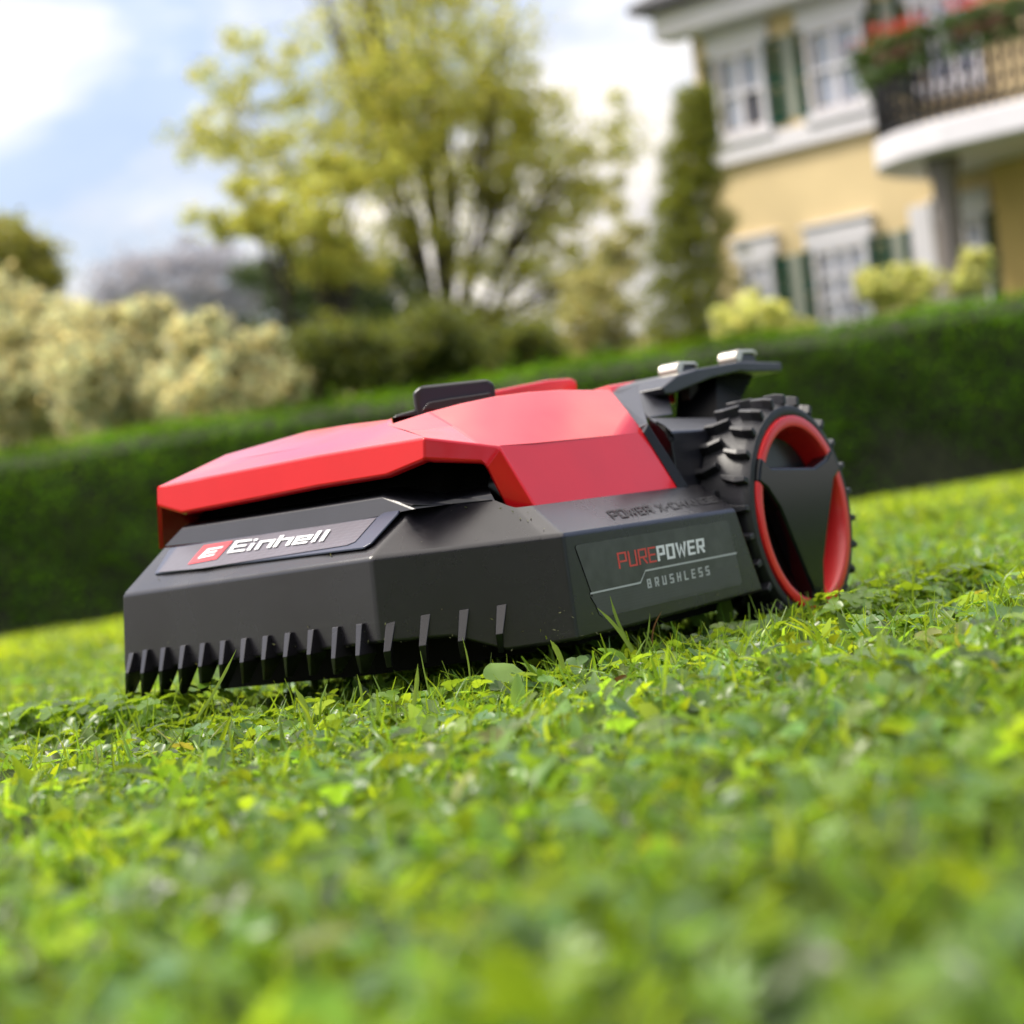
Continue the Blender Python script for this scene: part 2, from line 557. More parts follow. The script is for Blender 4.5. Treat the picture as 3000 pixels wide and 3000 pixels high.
black_deck = plain('deck_plastic', (0.0090, 0.0082, 0.0112), 0.25, var=0.25, scale=14, bump=0.12, bscale=900, rvar=0.06, spec=0.58)
def scuff(m):
    """dusty scuffs and fine scratches on the moulded plastic"""
    t = m.node_tree; b = t.nodes['Principled BSDF']
    co = t.nodes.new('ShaderNodeTexCoord')
    mpn = t.nodes.new('ShaderNodeMapping'); mpn.inputs['Scale'].default_value = (30, 30, 240)
    n = t.nodes.new('ShaderNodeTexNoise'); n.inputs['Scale'].default_value = 1.0; n.inputs['Detail'].default_value = 8; n.inputs['Distortion'].default_value = 0.4
    r_ = t.nodes.new('ShaderNodeValToRGB'); r_.color_ramp.elements[0].position = 0.60; r_.color_ramp.elements[1].position = 0.86
    n3 = t.nodes.new('ShaderNodeTexNoise'); n3.inputs['Scale'].default_value = 11; n3.inputs['Detail'].default_value = 5
    mu = t.nodes.new('ShaderNodeMath'); mu.operation = 'MULTIPLY'
    mx = t.nodes.new('ShaderNodeMixRGB'); mx.inputs[2].default_value = (0.035, 0.034, 0.036, 1)
    t.links.new(co.outputs['Object'], mpn.inputs[0]); t.links.new(mpn.outputs[0], n.inputs['Vector']); t.links.new(co.outputs['Object'], n3.inputs['Vector'])
    t.links.new(n.outputs['Fac'], r_.inputs[0]); t.links.new(r_.outputs[0], mu.inputs[0]); t.links.new(n3.outputs['Fac'], mu.inputs[1])
    src = b.inputs['Base Color'].links[0].from_socket
    t.links.new(mu.outputs[0], mx.inputs[0]); t.links.new(src, mx.inputs[1]); t.links.new(mx.outputs[0], b.inputs['Base Color'])
scuff(black_deck)
dark_in = plain('inner_plastic', (0.003, 0.003, 0.0035), 0.7, spec=0.15)
trim = plain('trim_plastic', (0.013, 0.013, 0.018), 0.30, var=0.15, scale=30, bump=0.08, bscale=700, spec=0.5)
red = plain('red_gloss_plastic', (0.64, 0.008, 0.014), 0.13, var=0.04, scale=20, coat=0.15, rvar=0.05, spec=0.35)
red_rim = plain('red_rim_plastic', (0.66, 0.016, 0.018), 0.3, coat=0.2)
rubber = plain('tyre_rubber', (0.010, 0.010, 0.014), 0.42, var=0.2, scale=40, bump=0.2, bscale=400)
gloss_black = plain('hub_gloss_black', (0.003, 0.005, 0.008), 0.12, spec=0.25)
metal = plain('contact_metal', (0.72, 0.66, 0.55), 0.28, metal=1.0)

# --- deck: skirt, sloped ledge
E = [V(357, 1743, FA(0)), V(672, 1700, FA(0)), V(930, 1660, FA(0)), V(1085, 1635, FA(0))]
junc = V(1085, 1635, FA(0))
E += [V(1300, 1609, FB_(0)), V(1480, 1587, FB_(0)), V(1585, 1574, FB_(0)), V(1650, 1565, PB(0.0005)), V(1813, 1540, PB(0)), V(2155, 1491, PB(0))]
D_OUT = 0.004
Bt = [V(362, 1972, FA(-D_OUT)), V(672, 1938, FA(-D_OUT)), V(930, 1908, FA(-D_OUT)), V(1110, 1886, FA(-D_OUT)),
      V(1322, 1868, FB_(-D_OUT)), V(1484, 1908, FB_(-D_OUT)), V(1632, 1886, FB_(-D_OUT*0.8)), V(1694, 1877, PB(0.0005)), V(1880, 1829, PB(0)), V(2238, 1731, PB(0))]
def hit3(p0, p1, p2, px, py, lift=0.0):
    n = (p1 - p0).cross(p2 - p0).normalized()
    if n.z < 0: n = -n
    r = vray(px, py); e0 = eye - OFF
    return e0 + r*((p0 - e0).dot(n)/r.dot(n)) + n*lift
LA = (E[0], E[2], V(700, 1578, FA(0.046))); LB = (E[3], E[6], V(1330, 1474, FB_(0.046))); LC = (E[8], E[9], V(2056, 1419, PB(0.048)))
In = [V(478, 1606, FA(0.046)), V(700, 1578, FA(0.046)), hit3(*LA, 960, 1541), (hit3(*LA, 1212, 1490) + hit3(*LB, 1212, 1490))*0.5,
      hit3(*LB, 1330, 1474), hit3(*LB, 1440, 1462), hit3(*LB, 1505, 1488), hit3(*LC, 1556, 1482), hit3(*LC, 1720, 1461), V(2056, 1419, PB(0.048))]
mid = [b.lerp(e, 0.10) + Vector((0, 0, 0)) for b, e in zip(Bt, E)]
# inner back of the skirt, so it has thickness
In2 = [p + Vector((0, 0.004, -0.006)) for p in In]
Bin = []
for i, p in enumerate(Bt):
    d = Vector((0, 0.014, 0)) if i < 6 else (Vector((-0.012, 0.010, 0)) if i < 8 else Vector((-0.014, 0, 0)))
    Bin.append(p + d)
# straight top edges keep the facets flat
for i_, q_ in ((1, (E[1] - E[0]).length), (2, (E[2] - E[0]).length)):
    E[i_] = E[0].lerp(E[3], q_/(E[3] - E[0]).length)
for i_ in (4, 5):
    E[i_] = E[3].lerp(E[6], (E[i_] - E[3]).length/(E[6] - E[3]).length)
E[8] = E[7].lerp(E[9], (E[8] - E[7]).length/(E[9] - E[7]).length)
def mirror_left(p, q):
    return Vector((q, p.y, p.z))
XL = E[0].x
deck = MB()
# left flank (seen edge-on) and rear close the shell
Lf_b = [V(362, 1972, FA(-D_OUT)) + Vector((-0.002, 0.10, 0)), V(362, 1972, FA(-D_OUT)) + Vector((0.01, 0.36, 0))]
Lf_e = [E[0] + Vector((0.0, 0.10, 0)), E[0] + Vector((0.012, 0.36, 0))]
Lf_i = [In[0] + Vector((0.0, 0.09, 0)), In[0] + Vector((0.012, 0.35, 0))]
rows = [[Lf_b[1], Lf_b[0]] + Bt, [Lf_e[1], Lf_e[0]] + E, [Lf_i[1], Lf_i[0]] + In]
skirt_and_ledge = MB()
skirt_and_ledge.strip(rows)
skirt_and_ledge.strip([[p for p in [Lf_b[1], Lf_b[0]] + Bin], [Lf_b[1], Lf_b[0]] + Bt])
# end wall of the ledge at the rear
skirt_and_ledge.poly([E[-1], Bt[-1], Bt[-1] + Vector((-0.12, 0.0, 0)), In[-1] + Vector((-0.05, 0, 0)), In[-1]])
body = skirt_and_ledge.build('deck', black_deck, mower, bevel=0.0034, segs=3, clamp=False)

# lower lip of the side
lip = MB()
lp = [V(1720, 1862, PB(-0.0012)), V(1900, 1779, PB(-0.0012)), V(2030, 1746, PB(-0.0012)), V(2222, 1700, PB(-0.0012))]

# --- comb fins along the bottom front
tops = [(377,1914),(417,1905),(470,1898),(527,1892),(585,1885),(644,1878),(705,1871),(768,1864),(833,1855),(901,1846),(972,1838),(1042,1829),(1131,1817),(1232,1803),(1345,1788),(1455,1774)]
kink = [(366,1973),(410,1973),(464,1967),(521,1960),(579,1954),(640,1948),(701,1942),(764,1934),(828,1926),(897,1919),(969,1931),(1040,1922),(1123,1911),(1227,1894),(1341,1880),(1452,1860)]
tips = [(366,2050),(413,2046),(468,2042),(525,2036),(585,2028),(645,2020),(708,2004),(770,1993),(836,1985),(905,1980),(976,1977),(1054,1974),(1133,1957),(1236,1944),(1350,1932),(1460,1914)]
for i, (t_, k_, e_) in enumerate(zip(tops, kink, tips)):
    frontB = i >= 12
    pl = FB_ if frontB else FA
    n = pl(0)[1]; n = -n                       # outward
    along = Vector((-n.y, n.x, 0))
    if along.x < 0: along = -along
    w0, w1, w2 = (0.0085, 0.0062, 0.0045) if frontB else (0.0078, 0.0056, 0.0028)
    proud = 0.012
    P = V(*t_, pl(-0.006)); K = V(*k_, pl(-proud - 0.004)); T = V(*e_, pl(-0.004))
    back = -n*0.024
    m = MB()
    def pr(p, w, d): return [p, p + along*w, p + along*(w*1.0) + d, p + d]
    secs = [pr(P, w0, -n*0.008), pr(K, w1, -n*0.020), pr(T, w2, -n*0.007)]
    for s0, s1 in zip(secs, secs[1:]):
        m.add(s0 + s1, [[0,1,5,4],[1,2,6,5],[2,3,7,6],[3,0,4,7]])
    m.poly(secs[0][::-1]); m.poly(secs[-1])
    m.build('comb_fin', black_deck, body, bevel=0.0006, segs=2)

# --- dark underbody behind the comb
ub = MB()
zb0, zb1 = 0.040, 0.10
pts = [V(362, 1972, FA(0.075)), V(1090, 1890, FA(0.075)), V(1430, 1860, FB_(0.075)), V(1694, 1877, PB(0.05)), V(2238, 1731, PB(0.05))]
pts[0] = E[0] + Vector((0.03, 0.085, 0))
pl2 = [(p.x, p.y) for p in pts] + [(pts[-1].x - 0.38, pts[-1].y + 0.02), (pts[0].x + 0.01, pts[-1].y)]
ub.prism([(x, y, zb0) for x, y in pl2], [(x, y, zb1) for x, y in pl2])
ub.build('underbody', dark_in, mower)

# --- raised collar between ledge and hood
cb = [V(483, 1600, FA(0.0445)), V(700, 1579, FA(0.0445)), V(960, 1542, FA(0.0445)), V(1214, 1491, FA(0.0445)), V(1330, 1475, FB_(0.0445)), V(1441, 1464, FB_(0.0445)), V(1463, 1490, PP(BR, A1, 0.048))]
ct = [V(536, 1545, FA(0.052)), V(700, 1520, FA(0.052)), V(940, 1483, FA(0.052)), V(1122, 1454, FA(0.052)), V(1213, 1477, FA(0.048)), V(1330, 1461, FB_(0.048)), V(1438, 1445, FB_(0.048))]
ct = ct
cu = [V(560, 1529, FA(0.115)), V(700, 1505, FA(0.115)), V(930, 1468, FA(0.115)), V(1170, 1424, FA(0.112)), V(1284, 1445, FA(0.105)), V(1350, 1436, FB_(0.10)), V(1430, 1424, FB_(0.10))]
collar = MB()
collar.strip([cb, ct, cu])
collar.build('collar', trim, mower, bevel=0.002, segs=3)
uw = MB()
cu2 = [p + Vector((0, 0.02, 0.030)) for p in cu]
uw.strip([cu, cu2])
sx0, sx1 = cu[0].x, -0.08 - OFF.x
uw.box((sx0 + 0.03, cu[3].y + 0.10, 0.10), (sx1 - 0.03, 0.22, 0.165))
uw.build('inner_shroud', dark_in, mower)

# --- hood
H0, H1, H2 = V(464, 1424, FA(0.050)), V(930, 1334, FA(0.050)), V(1243, 1282, FA(0.050))
H3 = V(1464, 1308, PB(0.076)); H4 = V(1885, 1267, PB(0.067))
# skirt line
top_line = [H0, V(620, 1394, FA(0.050)), V(780, 1363, FA(0.050)), H1, V(1090, 1307, FA(0.050)), H2]
bot_line = [V(461, 1484, FA(0.048)), V(529, 1503, FA(0.048)), V(780, 1455, FA(0.048)), V(930, 1425, FA(0.048)), V(1133, 1393, FA(0.048)), V(1243, 1347, FA(0.048))]
hp = PP((H2.y + OFF.y, -(H2.x + OFF.x)), (H3.y + OFF.y, -(H3.x + OFF.x)))
def HB(off): return (hp[0] + hp[1]*off, hp[1])
bot_line2 = [V(1410, 1354, HB(-0.002)), V(1424, 1366, HB(-0.002)), V(1484, 1491, PB(0.080))]
hood = MB()
hood.strip([bot_line, top_line])
t2 = V(1410, 1302, HB(0)); 
hood.add([bot_line[-1], H2, V(1400, 1300, HB(0)), bot_line2[0]], [[0, 1, 2, 3]])
p1400 = V(1400, 1300, HB(0))
hood.add([bot_line2[0], p1400, H3, bot_line2[1]], [[0, 1, 2, 3]])
G0_ = V(1568, 1481, PB(0.049)); 
hood.add([bot_line2[1], H3, G0_, bot_line2[2]], [[0, 1, 2, 3]])
G1_ = V(1983, 1428, PB(0.049))
hood.add([H3, H4, G1_, G0_], [[0, 1, 2, 3]])
# lower return edge
def inn(p, d): return p + Vector(d)
ret = [inn(p, (0.0, 0.006, -0.0022)) for p in bot_line] + [inn(bot_line2[0], (-0.001, 0.008, -0.0022)), inn(bot_line2[1], (-0.006, 0.008, -0.001)), inn(bot_line2[2], (-0.004, 0.008, 0))]
hood.strip([bot_line + bot_line2, ret])
ret2 = [inn(p, (0.0, 0.05, 0.01)) for p in ret]
# boundary of the front slope and roof silhouette
J1 = (H0, H2, V(1100, 1262, FA(0.105)))
Jb = [H0.copy()] + [hit3(*J1, x, y) for x, y in ((660, 1352), (780, 1331), (900, 1308), (1030, 1281), (1146, 1243))]
J2 = (Jb[1], Jb[5], V(900, 1263, FA(0.20)))
hood.strip([top_line, Jb])
Sl = [H0.copy(), hit3(*J1, 560, 1379), hit3(*J2, 660, 1332), hit3(*J2, 900, 1263), hit3(*J2, 1020, 1243), hit3(*J2, 1143, 1228)]
hood.strip([Sl, [p + Vector((0, 0.10, -0.004)) for p in Sl], [p + Vector((0, 0.20, -0.012)) for p in Sl]])
Jb2 = [Jb[0], Jb[0].lerp(Jb[1], 0.5), Jb[1], Jb[3], Jb[4], Jb[5]]
hood.strip([Jb2[0:1] + Jb2[1:], Sl])
# big glossy side-top panel
kp = PP((0.060, 0.165), (0.42, 0.118))
K = [Jb[5], V(1258, 1206, kp), V(1350, 1181, kp), V(1450, 1160, kp), V(1550, 1147, kp), V(1640, 1141, kp), V(1786, 1141, kp)]
Kb = [H2, V(1330, 1292, HB(0.0)), p1400, H3]
# rows between: fan of quads, lower edge resampled
low = [H2, p1400, H3, H3.lerp(H4, 0.22), H3.lerp(H4, 0.50), H3.lerp(H4, 0.76), H4]
midr = []
for i, (a_, b_) in enumerate(zip(low, K)):
    q = a_.lerp(b_, 0.5); bulge = (0.0, 0.001, 0.002, 0.002, 0.002, 0.002, 0.001)[i]
    midr.append(q + Vector((0.4, -0.25, 0.9)).normalized()*bulge)
hood.strip([low, midr, K])
# roof behind the silhouette: closes the shell towards the middle and the far side
far = [Vector((p.x - 0.13, p.y + 0.02, p.z - 0.012)) for p in K]
far[0] = Sl[5]
hood.strip([K, far])
far2 = [Vector((min(p.x - 0.10, XL + 0.11), p.y + 0.03, p.z - 0.035)) for p in far]
hood.strip([far, far2])
zc_ = min(p.z for p in K[1:]) - 0.014
rc = MB(); rc.box((XL + 0.10, K[1].y + 0.02, zc_ - 0.05), (K[-1].x - 0.012, K[-1].y + 0.05, zc_))
# left foot flap of the hood
fl0 = V(460, 1484, FA(0.048)); fl1 = V(466, 1608, FA(0.075))
leftw = MB()
leftw.add([fl0, fl0 + Vector((0.005, 0.001, 0)), fl1 + Vector((0.004, 0.002, 0)), fl1,
           fl0 + Vector((0.0, 0.30, 0)), fl1 + Vector((0.0, 0.30, 0))],
          [[0, 1, 2, 3], [0, 3, 5, 4]])
leftw.add([H0 + Vector((-0.001, 0, 0)), fl0 + Vector((-0.001, 0, 0)), fl0 + Vector((-0.001, 0.3, 0)), H0 + Vector((-0.001, 0.3, 0.03))], [[0, 1, 2, 3]])
ho = hood.build('hood', red, mower, bevel=0.0026, segs=3, clamp=False)
leftw.build('hood_flank', red, ho)
rc.build('roof_panel', red, ho, bevel=0.004)
hu = MB()
hu.strip([ret[:6], ret2[:6], [p + Vector((0, 0.1, 0.0)) for p in ret2[:6]]])
hu.build('hood_lining', dark_in, ho, fix=False)

# --- dark frame at the hood's rear edge
fr = MB()
f0 = [V(1799, 1160, PB(0.150)), V(1885, 1267, PB(0.066)), V(1986, 1429, PB(0.048))]
f1 = [V(1868, 1128, PB(0.150)), V(1899, 1240, PB(0.062)), V(2018, 1424, PB(0.046))]
fr.strip([[f0[0], f0[1], f0[2]], [f1[0], f1[1], f1[2]]])
fr.strip([[f1[0], f1[1], f1[2]], [p + Vector((-0.02, 0.006, -0.004)) for p in f1]])
fr.poly([V(1790, 1160, PB(0.152)), V(1800, 1146, PB(0.155)), V(1872, 1127, PB(0.152)), V(1850, 1178, PB(0.14)), V(1897, 1240, PB(0.065)), V(1888, 1263, PB(0.0655))])
fr.build('rear_frame', trim, mower, bevel=0.0012, segs=2)

# --- rear machinery: housing box with sloped top, well, arm
hs = MB()
hb = [V(1897, 1222, PB(0.088)), V(1961, 1264, PB(0.062)), V(2094, 1258, PB(0.062)), V(2094, 1232, PB(0.092))]
top = [V(1897, 1222, PB(0.10)), V(1961, 1263, PB(0.060)), V(2096, 1256, PB(0.060)), V(2110, 1222, PB(0.11))]
bot = [Vector((p.x, p.y + 0.0, 0.09)) for p in top]
hs.prism(bot, top)
hs.build('battery_housing', trim, mower, bevel=0.003, segs=3)
lt = MB()
q = [V(1921, 1238, PB(0.078)), V(1944, 1250, PB(0.068)), V(1962, 1266, PB(0.0595)), V(1974, 1290, PB(0.0595)), V(1960, 1296, PB(0.0595)), V(1949, 1268, PB(0.064)), V(1925, 1246, PB(0.078))]
lt.prism(q, [p + Vector((0.0015, -0.0005, 0.0012)) for p in q])
lt.build('latch', dark_in, mower)
wb = MB()
wb.box((-0.30 - OFF.x, 0.36 - OFF.y, 0.05), (-0.10 - OFF.x, 0.60 - OFF.y, 0.215))
wb.box((-0.46 - OFF.x, 0.30 - OFF.y, 0.05), (-0.28 - OFF.x, 0.60 - OFF.y, 0.17))
wb.build('rear_body', dark_in, mower, bevel=0.006)
wl = MB()
a_ = [V(1870, 1150, PB(0.16)), V(1960, 1140, PB(0.16)), V(1975, 1215, PB(0.12)), V(1905, 1225, PB(0.11)), V(1858, 1175, PB(0.15))]
wl.prism(a_, [p + Vector((-0.03, 0.01, 0)) for p in a_])
wl.build('frame_cheek', trim, mower, bevel=0.003)
# spine and lid of red plastic above the roof line
sp = MB()
p_ = [V(1770, 1142, PB(0.20)), V(1785, 1128, PB(0.21)), V(1880, 1112, PB(0.21)), V(1978, 1097, PB(0.21)), V(1975, 1128, PB(0.19)), V(1870, 1140, PB(0.18))]
for q_ in (0, 4, 5): p_[q_] = p_[q_] + Vector((0, 0, -0.02))
sp.prism(p_, [p + Vector((-0.12, 0.0, -0.01)) for p in p_])
sp.build('rear_spine', red, mower, bevel=0.003)
ld = MB()
p_ = [V(1447, 1150, PB(0.29)), V(1447, 1144, PB(0.29)), V(1611, 1111, PB(0.29)), V(1676, 1107, PB(0.29)), V(1691, 1114, PB(0.29)), V(1694, 1160, PB(0.29)), V(1447, 1175, PB(0.29))]
for q_ in (0, 5, 6): p_[q_] = p_[q_] + Vector((0, 0, -0.035))
ld.prism(p_, [p + Vector((-0.06, 0, 0)) for p in p_])
ld.build('stop_lid', red, mower, bevel=0.0035)
# control panel box
CPp = FB_(0.27)
cp = MB()
def Vc(x, y, o=0.0): return V(x, y, FB_(0.27 - o))
p_ = [Vc(1214, 1215), Vc(1208, 1150), Vc(1231, 1130), Vc(1428, 1109), Vc(1448, 1123), Vc(1452, 1195)]
for q_ in (0, 5): p_[q_] = p_[q_] + Vector((0, 0, -0.03))
cp.prism(p_, [p + Vector((-0.028, 0.041, -0.004)) for p in p_])
cpo = cp.build('control_panel', trim, mower, bevel=0.0035)
cr = MB()
p2 = [Vc(1231, 1196, .0008), Vc(1231, 1148, .0008), Vc(1242, 1138, .0008), Vc(1426, 1122, .0008), Vc(1440, 1132, .0008), Vc(1443, 1190, .0008)]
cr.poly(p2)
cr.build('panel_recess', plain('recess_plastic', (0.010, 0.013, 0.030), 0.4), cpo)
cs = MB()
p3 = [Vc(1240, 1203, .002), Vc(1262, 1178, .002), Vc(1330, 1166, .002), Vc(1440, 1150, .002), Vc(1440, 1166, .002), Vc(1330, 1196, .002)]
cs.prism(p3, [p + Vector((0, -0.004, 0)) for p in p3])
cs.build('panel_button', trim, cpo, bevel=0.001)
cf = MB()
p_ = [Vc(1148, 1228), Vc(1158, 1216), Vc(1218, 1199), Vc(1225, 1218), Vc(1160, 1238)]
cf.prism(p_, [p + Vector((-0.028, 0.041, -0.003)) for p in p_])
cf.build('panel_foot', trim, cpo, bevel=0.002)

# --- charging plate with two metal contacts
ch = MB()
up = [V(1941, 1135, PB(0.135)), V(1985, 1099, PB(0.135)), V(2043, 1080, PB(0.135)), V(2167, 1059, PB(0.135)), V(2286, 1061, PB(0.135)), V(2292, 1066, PB(0.135)), V(2292, 1088, PB(0.135)), V(2190, 1090, PB(0.135)), V(2171, 1087, PB(0.135)), V(2090, 1106, PB(0.135)), V(1973, 1154, PB(0.135)), V(1948, 1156, PB(0.135))]
ch.prism(up, [p + Vector((-0.085, 0, 0)) for p in up])
cho = ch.build('charging_plate', trim, mower, bevel=0.0022)
for (x0, y0, x1, y1) in ((1979, 1060, 2041, 1102), (2152, 1025, 2213, 1068)):
    b = PB(0.165)
    m = MB(); q = [V(x0+4, y1, b), V(x0+4, y0+12, b), V(x1-3, y0+12, b), V(x1+4, y1-4, b)]
    m.prism(q, [p + Vector((-0.02, 0, 0)) for p in q])
    st = m.build('contact_stub', trim, cho, bevel=0.001)
    m = MB(); q = [V(x0, y0+24, b), V(x0, y0+8, b), V(x0+7, y0, b), V(x1-8, y0, b), V(x1, y0+7, b), V(x1, y0+18, b), V(x1-5, y0+18, b), V(x1-7, y0+10, b), V(x0+20, y0+11, b), V(x0+16, y0+34, b), V(x0+4, y0+36, b)]
    q = [p + Vector((0.002, 0, 0)) for p in q]
    m.prism(q, [p + Vector((-0.024, 0, 0)) for p in q])
    m.build('charging_contact', metal, st, bevel=0.0015)
post = MB()
q = [V(2024, 1215, PB(0.17)), V(2022, 1130, PB(0.17)), V(2046, 1125, PB(0.17)), V(2052, 1215, PB(0.17))]
post.prism(q, [p + Vector((-0.012, 0, 0)) for p in q])
post.build('plate_post', plain('post_plastic', (0.09, 0.08, 0.065), 0.5), cho, bevel=0.001)
hk = MB()
q = [V(2100, 1250, PB(0.10)), V(2100, 1100, PB(0.16)), V(2210, 1092, PB(0.16)), V(2175, 1160, PB(0.16)), V(2150, 1260, PB(0.10))]
hk.prism(q, [p + Vector((-0.05, 0, 0)) for p in q])
hk.build('plate_bracket', dark_in, cho)

# --- wheels
def make_wheel(outx, name='rear_wheel'):
    """wheel in its own frame: axis along x, outer face at x = 0"""
    W_, RT, RR = 0.060, 0.1125, 0.0995
    def ring(x, r, n=96): return [(x, r*math.cos(2*math.pi*k/n), r*math.sin(2*math.pi*k/n)) for k in range(n)]
    def revolve(prof, n=96, closed=False):
        m = MB(); k = len(prof)
        for i in range(n):
            a = 2*math.pi*i/n
            m.v += [(x, r*math.cos(a), r*math.sin(a)) for x, r in prof]
        kk = k if closed else k - 1
        for i in range(n):
            j = (i + 1) % n
            for q in range(kk):
                q2 = (q + 1) % k
                m.f.append([i*k+q, i*k+q2, j*k+q2, j*k+q])
        return m
    tyre = revolve([(-0.001, RR), (0.0, RR+0.004), (-0.001, RR+0.009), (-0.005, RT-0.001), (-0.010, RT), (-W_+0.006, RT), (-W_, RT-0.006), (-W_, RR-0.01), (-0.012, RR-0.002)], closed=True).build(name, rubber, mower, smooth=True)
    e = tyre.modifiers.new('e', 'EDGE_SPLIT'); e.split_angle = R(40)
    rim = revolve([(-0.003, RR-0.0002), (0.0015, RR-0.001), (0.0025, RR-0.004), (0.0015, RR-0.0115), (-0.002, RR-0.0135), (-0.034, RR-0.020), (-0.036, RR-0.03), (-0.036, 0.001)]).build('rim', red_rim, tyre, smooth=True)
    e = rim.modifiers.new('e', 'EDGE_SPLIT'); e.split_angle = R(40)
    disc = revolve([(-0.022, RR-0.0205), (-0.020, 0.001)]).build('wheel_disc', plain('disc_black', (0.010, 0.016, 0.018), 0.3), tyre, smooth=True)
    # three-armed glossy cover: solid hub with broad arms that reach across the red ring
    def pt(x, a, r): return (x, -r*math.sin(a), r*math.cos(a))
    def P2(a, r): return (-r*math.sin(a), r*math.cos(a))
    outl = []
    for q in range(3):                              # arms at 60, 180 and 300 degrees from the top
        A = R(60 + 120*q)
        ro = RR + 0.0002
        arc = [P2(A + R(t), ro) for t in (-8, 0, 8)]
        nxt = A + R(120)                            # long straight edge towards a point beyond the hub
        s0 = P2(A + R(9), RR - 0.018); 
        ap = P2(A + R(22), 0.056)
        outl += arc + [s0, ap]
        outl += [P2(A + R(112 - 1), RR - 0.020)]
    mm_ = MB()
    mm_.prism([(-0.016, y, z) for y, z in outl], [(0.0036, y, z) for y, z in outl])
    cov = mm_.build('hub_cover', gloss_black, tyre, bevel=0.0035, segs=3)
    # tread lugs, two staggered rows
    nl = 26; lug = None
    for row in range(2):
        for k in range(nl):
            a = 2*math.pi*(k + 0.5*row)/nl
            if lug is None or (row == 1 and k == 0):
                mm = MB()
                if row == 0: xs = (-0.001, -0.011, -0.027)
                else: xs = (-0.033, -0.048, -0.059)
                hh = 0.012; r0 = RT - 0.002
                wd = (0.0034, 0.0044, 0.0034)
                sh = (0.0, 0.0, 0.005) if row == 0 else (0.005, 0.0, 0.0)
                rr = [[(x, -w + s_, r0), (x, w + s_, r0), (x, w*0.75 + s_, r0 + hh*(0.8 if i == 0 and row == 0 else 1)), (x, -w*0.75 + s_, r0 + hh*(0.8 if i == 0 and row == 0 else 1))] for i, (x, w, s_) in enumerate(zip(xs, wd, sh))]
                for s0, s1 in zip(rr, rr[1:]):
                    mm.add(s0 + s1, [[0,1,5,4],[1,2,6,5],[2,3,7,6],[3,0,4,7]])
                mm.poly(rr[0][::-1]); mm.poly(rr[-1])
                lug = mm.build('tread_lug', rubber, tyre, bevel=0.0011, segs=2)
                base = lug
            else:
                lug = base.copy(); col.objects.link(lug); lug.parent = tyre
            lug.rotation_euler = (a, 0, 0)
    return tyre
WZ = V(2356, 1502, PB(0.004))
wh = make_wheel(0)
wh.location = (WZ.x, WZ.y, WZ.z)
print('wheel', WZ + OFF)
# axle stub
ax = MB(); ax.tube([WZ + Vector((-0.05, 0, 0)), WZ + Vector((-0.14, 0, 0))], 0.03, 20)
ax.build('axle', dark_in, mower, smooth=False)
# far side wheel (mirrored place, same make)
wc = wh.copy(); col.objects.link(wc); wc.parent = mower
wc.location = (XL + 0.03, WZ.y, WZ.z); wc.rotation_euler = (0, 0, math.pi)
for ch_ in list(wh.children):
    if ch_.name.startswith('tread_lug'): continue
    c2 = ch_.copy(); col.objects.link(c2); c2.parent = wc

# --- lettering
def quad_map(c, pl, lift=0.0006):
    """bilinear map from (s, t) to a surface patch given by its corners TL TR BR BL"""
    P = [V(x, y, p) for (x, y), p in zip(c, pl if isinstance(pl, list) else [pl]*4)]
    n = (P[1] - P[0]).cross(P[3] - P[0]).normalized()
    if n.dot(eye - OFF - P[0]) < 0: n = -n
    def f(s, t, z=0.0):
        a = P[3].lerp(P[2], s); b = P[0].lerp(P[1], s)
        return a.lerp(b, t) + n*(lift + z)
    return f
GL = {  # square stroke letters in a unit box
 'P': [[(0,0),(0,1),(1,1),(1,.42),(.12,.42)]], 'U': [[(0,1),(0,0),(1,0),(1,1)]], 'R': [[(0,0),(0,1),(1,1),(1,.45),(.12,.45)], [(.55,.40),(1,0)]],
 'E': [[(1,1),(0,1),(0,0),(1,0)], [(.12,.5),(.9,.5)]], 'O': [[(0,.5),(0,1),(1,1),(1,0),(0,0),(0,.5)]], 'W': [[(0,1),(.22,0),(.5,.8),(.78,0),(1,1)]],
 'B': [[(0,.5),(0,1),(.9,1),(.9,.54)], [(.12,.5),(1,.5),(1,0),(0,0),(0,.46)]], 'S': [[(1,1),(0,1),(0,.5),(1,.5),(1,0),(0,0)]], 'H': [[(0,0),(0,1)], [(1,0),(1,1)], [(.12,.5),(.88,.5)]],
 'L': [[(0,1),(0,0),(1,0)]], 'X': [[(0,0),(1,1)], [(0,1),(1,0)]], '-': [[(.1,.5),(.9,.5)]], ' ': [], 'C': [[(1,1),(0,1),(0,0),(1,0)]], 'A': [[(0,0),(.45,1),(.55,1),(1,0)], [(.25,.35),(.75,.35)]],
 'N': [[(0,0),(0,1),(1,0),(1,1)]], 'G': [[(1,1),(0,1),(0,0),(1,0),(1,.5),(.55,.5)]], 'i': [[(0,0),(0,.54)], [(0,.94),(0,.97)]], 'n': [[(0,0),(0,.68),(1,.68),(1,0)]],
 'h': [[(0,0),(0,1)], [(.14,.66),(1,.66),(1,0)]], 'e': [[(.9,0),(0,0),(0,.68),(1,.68),(1,.34),(.14,.34)]], 'l': [[(0,0),(0,1)]], 'E2': [[(1,1),(0,1),(0,0),(1,0)], [(.14,.5),(.85,.5)]]}
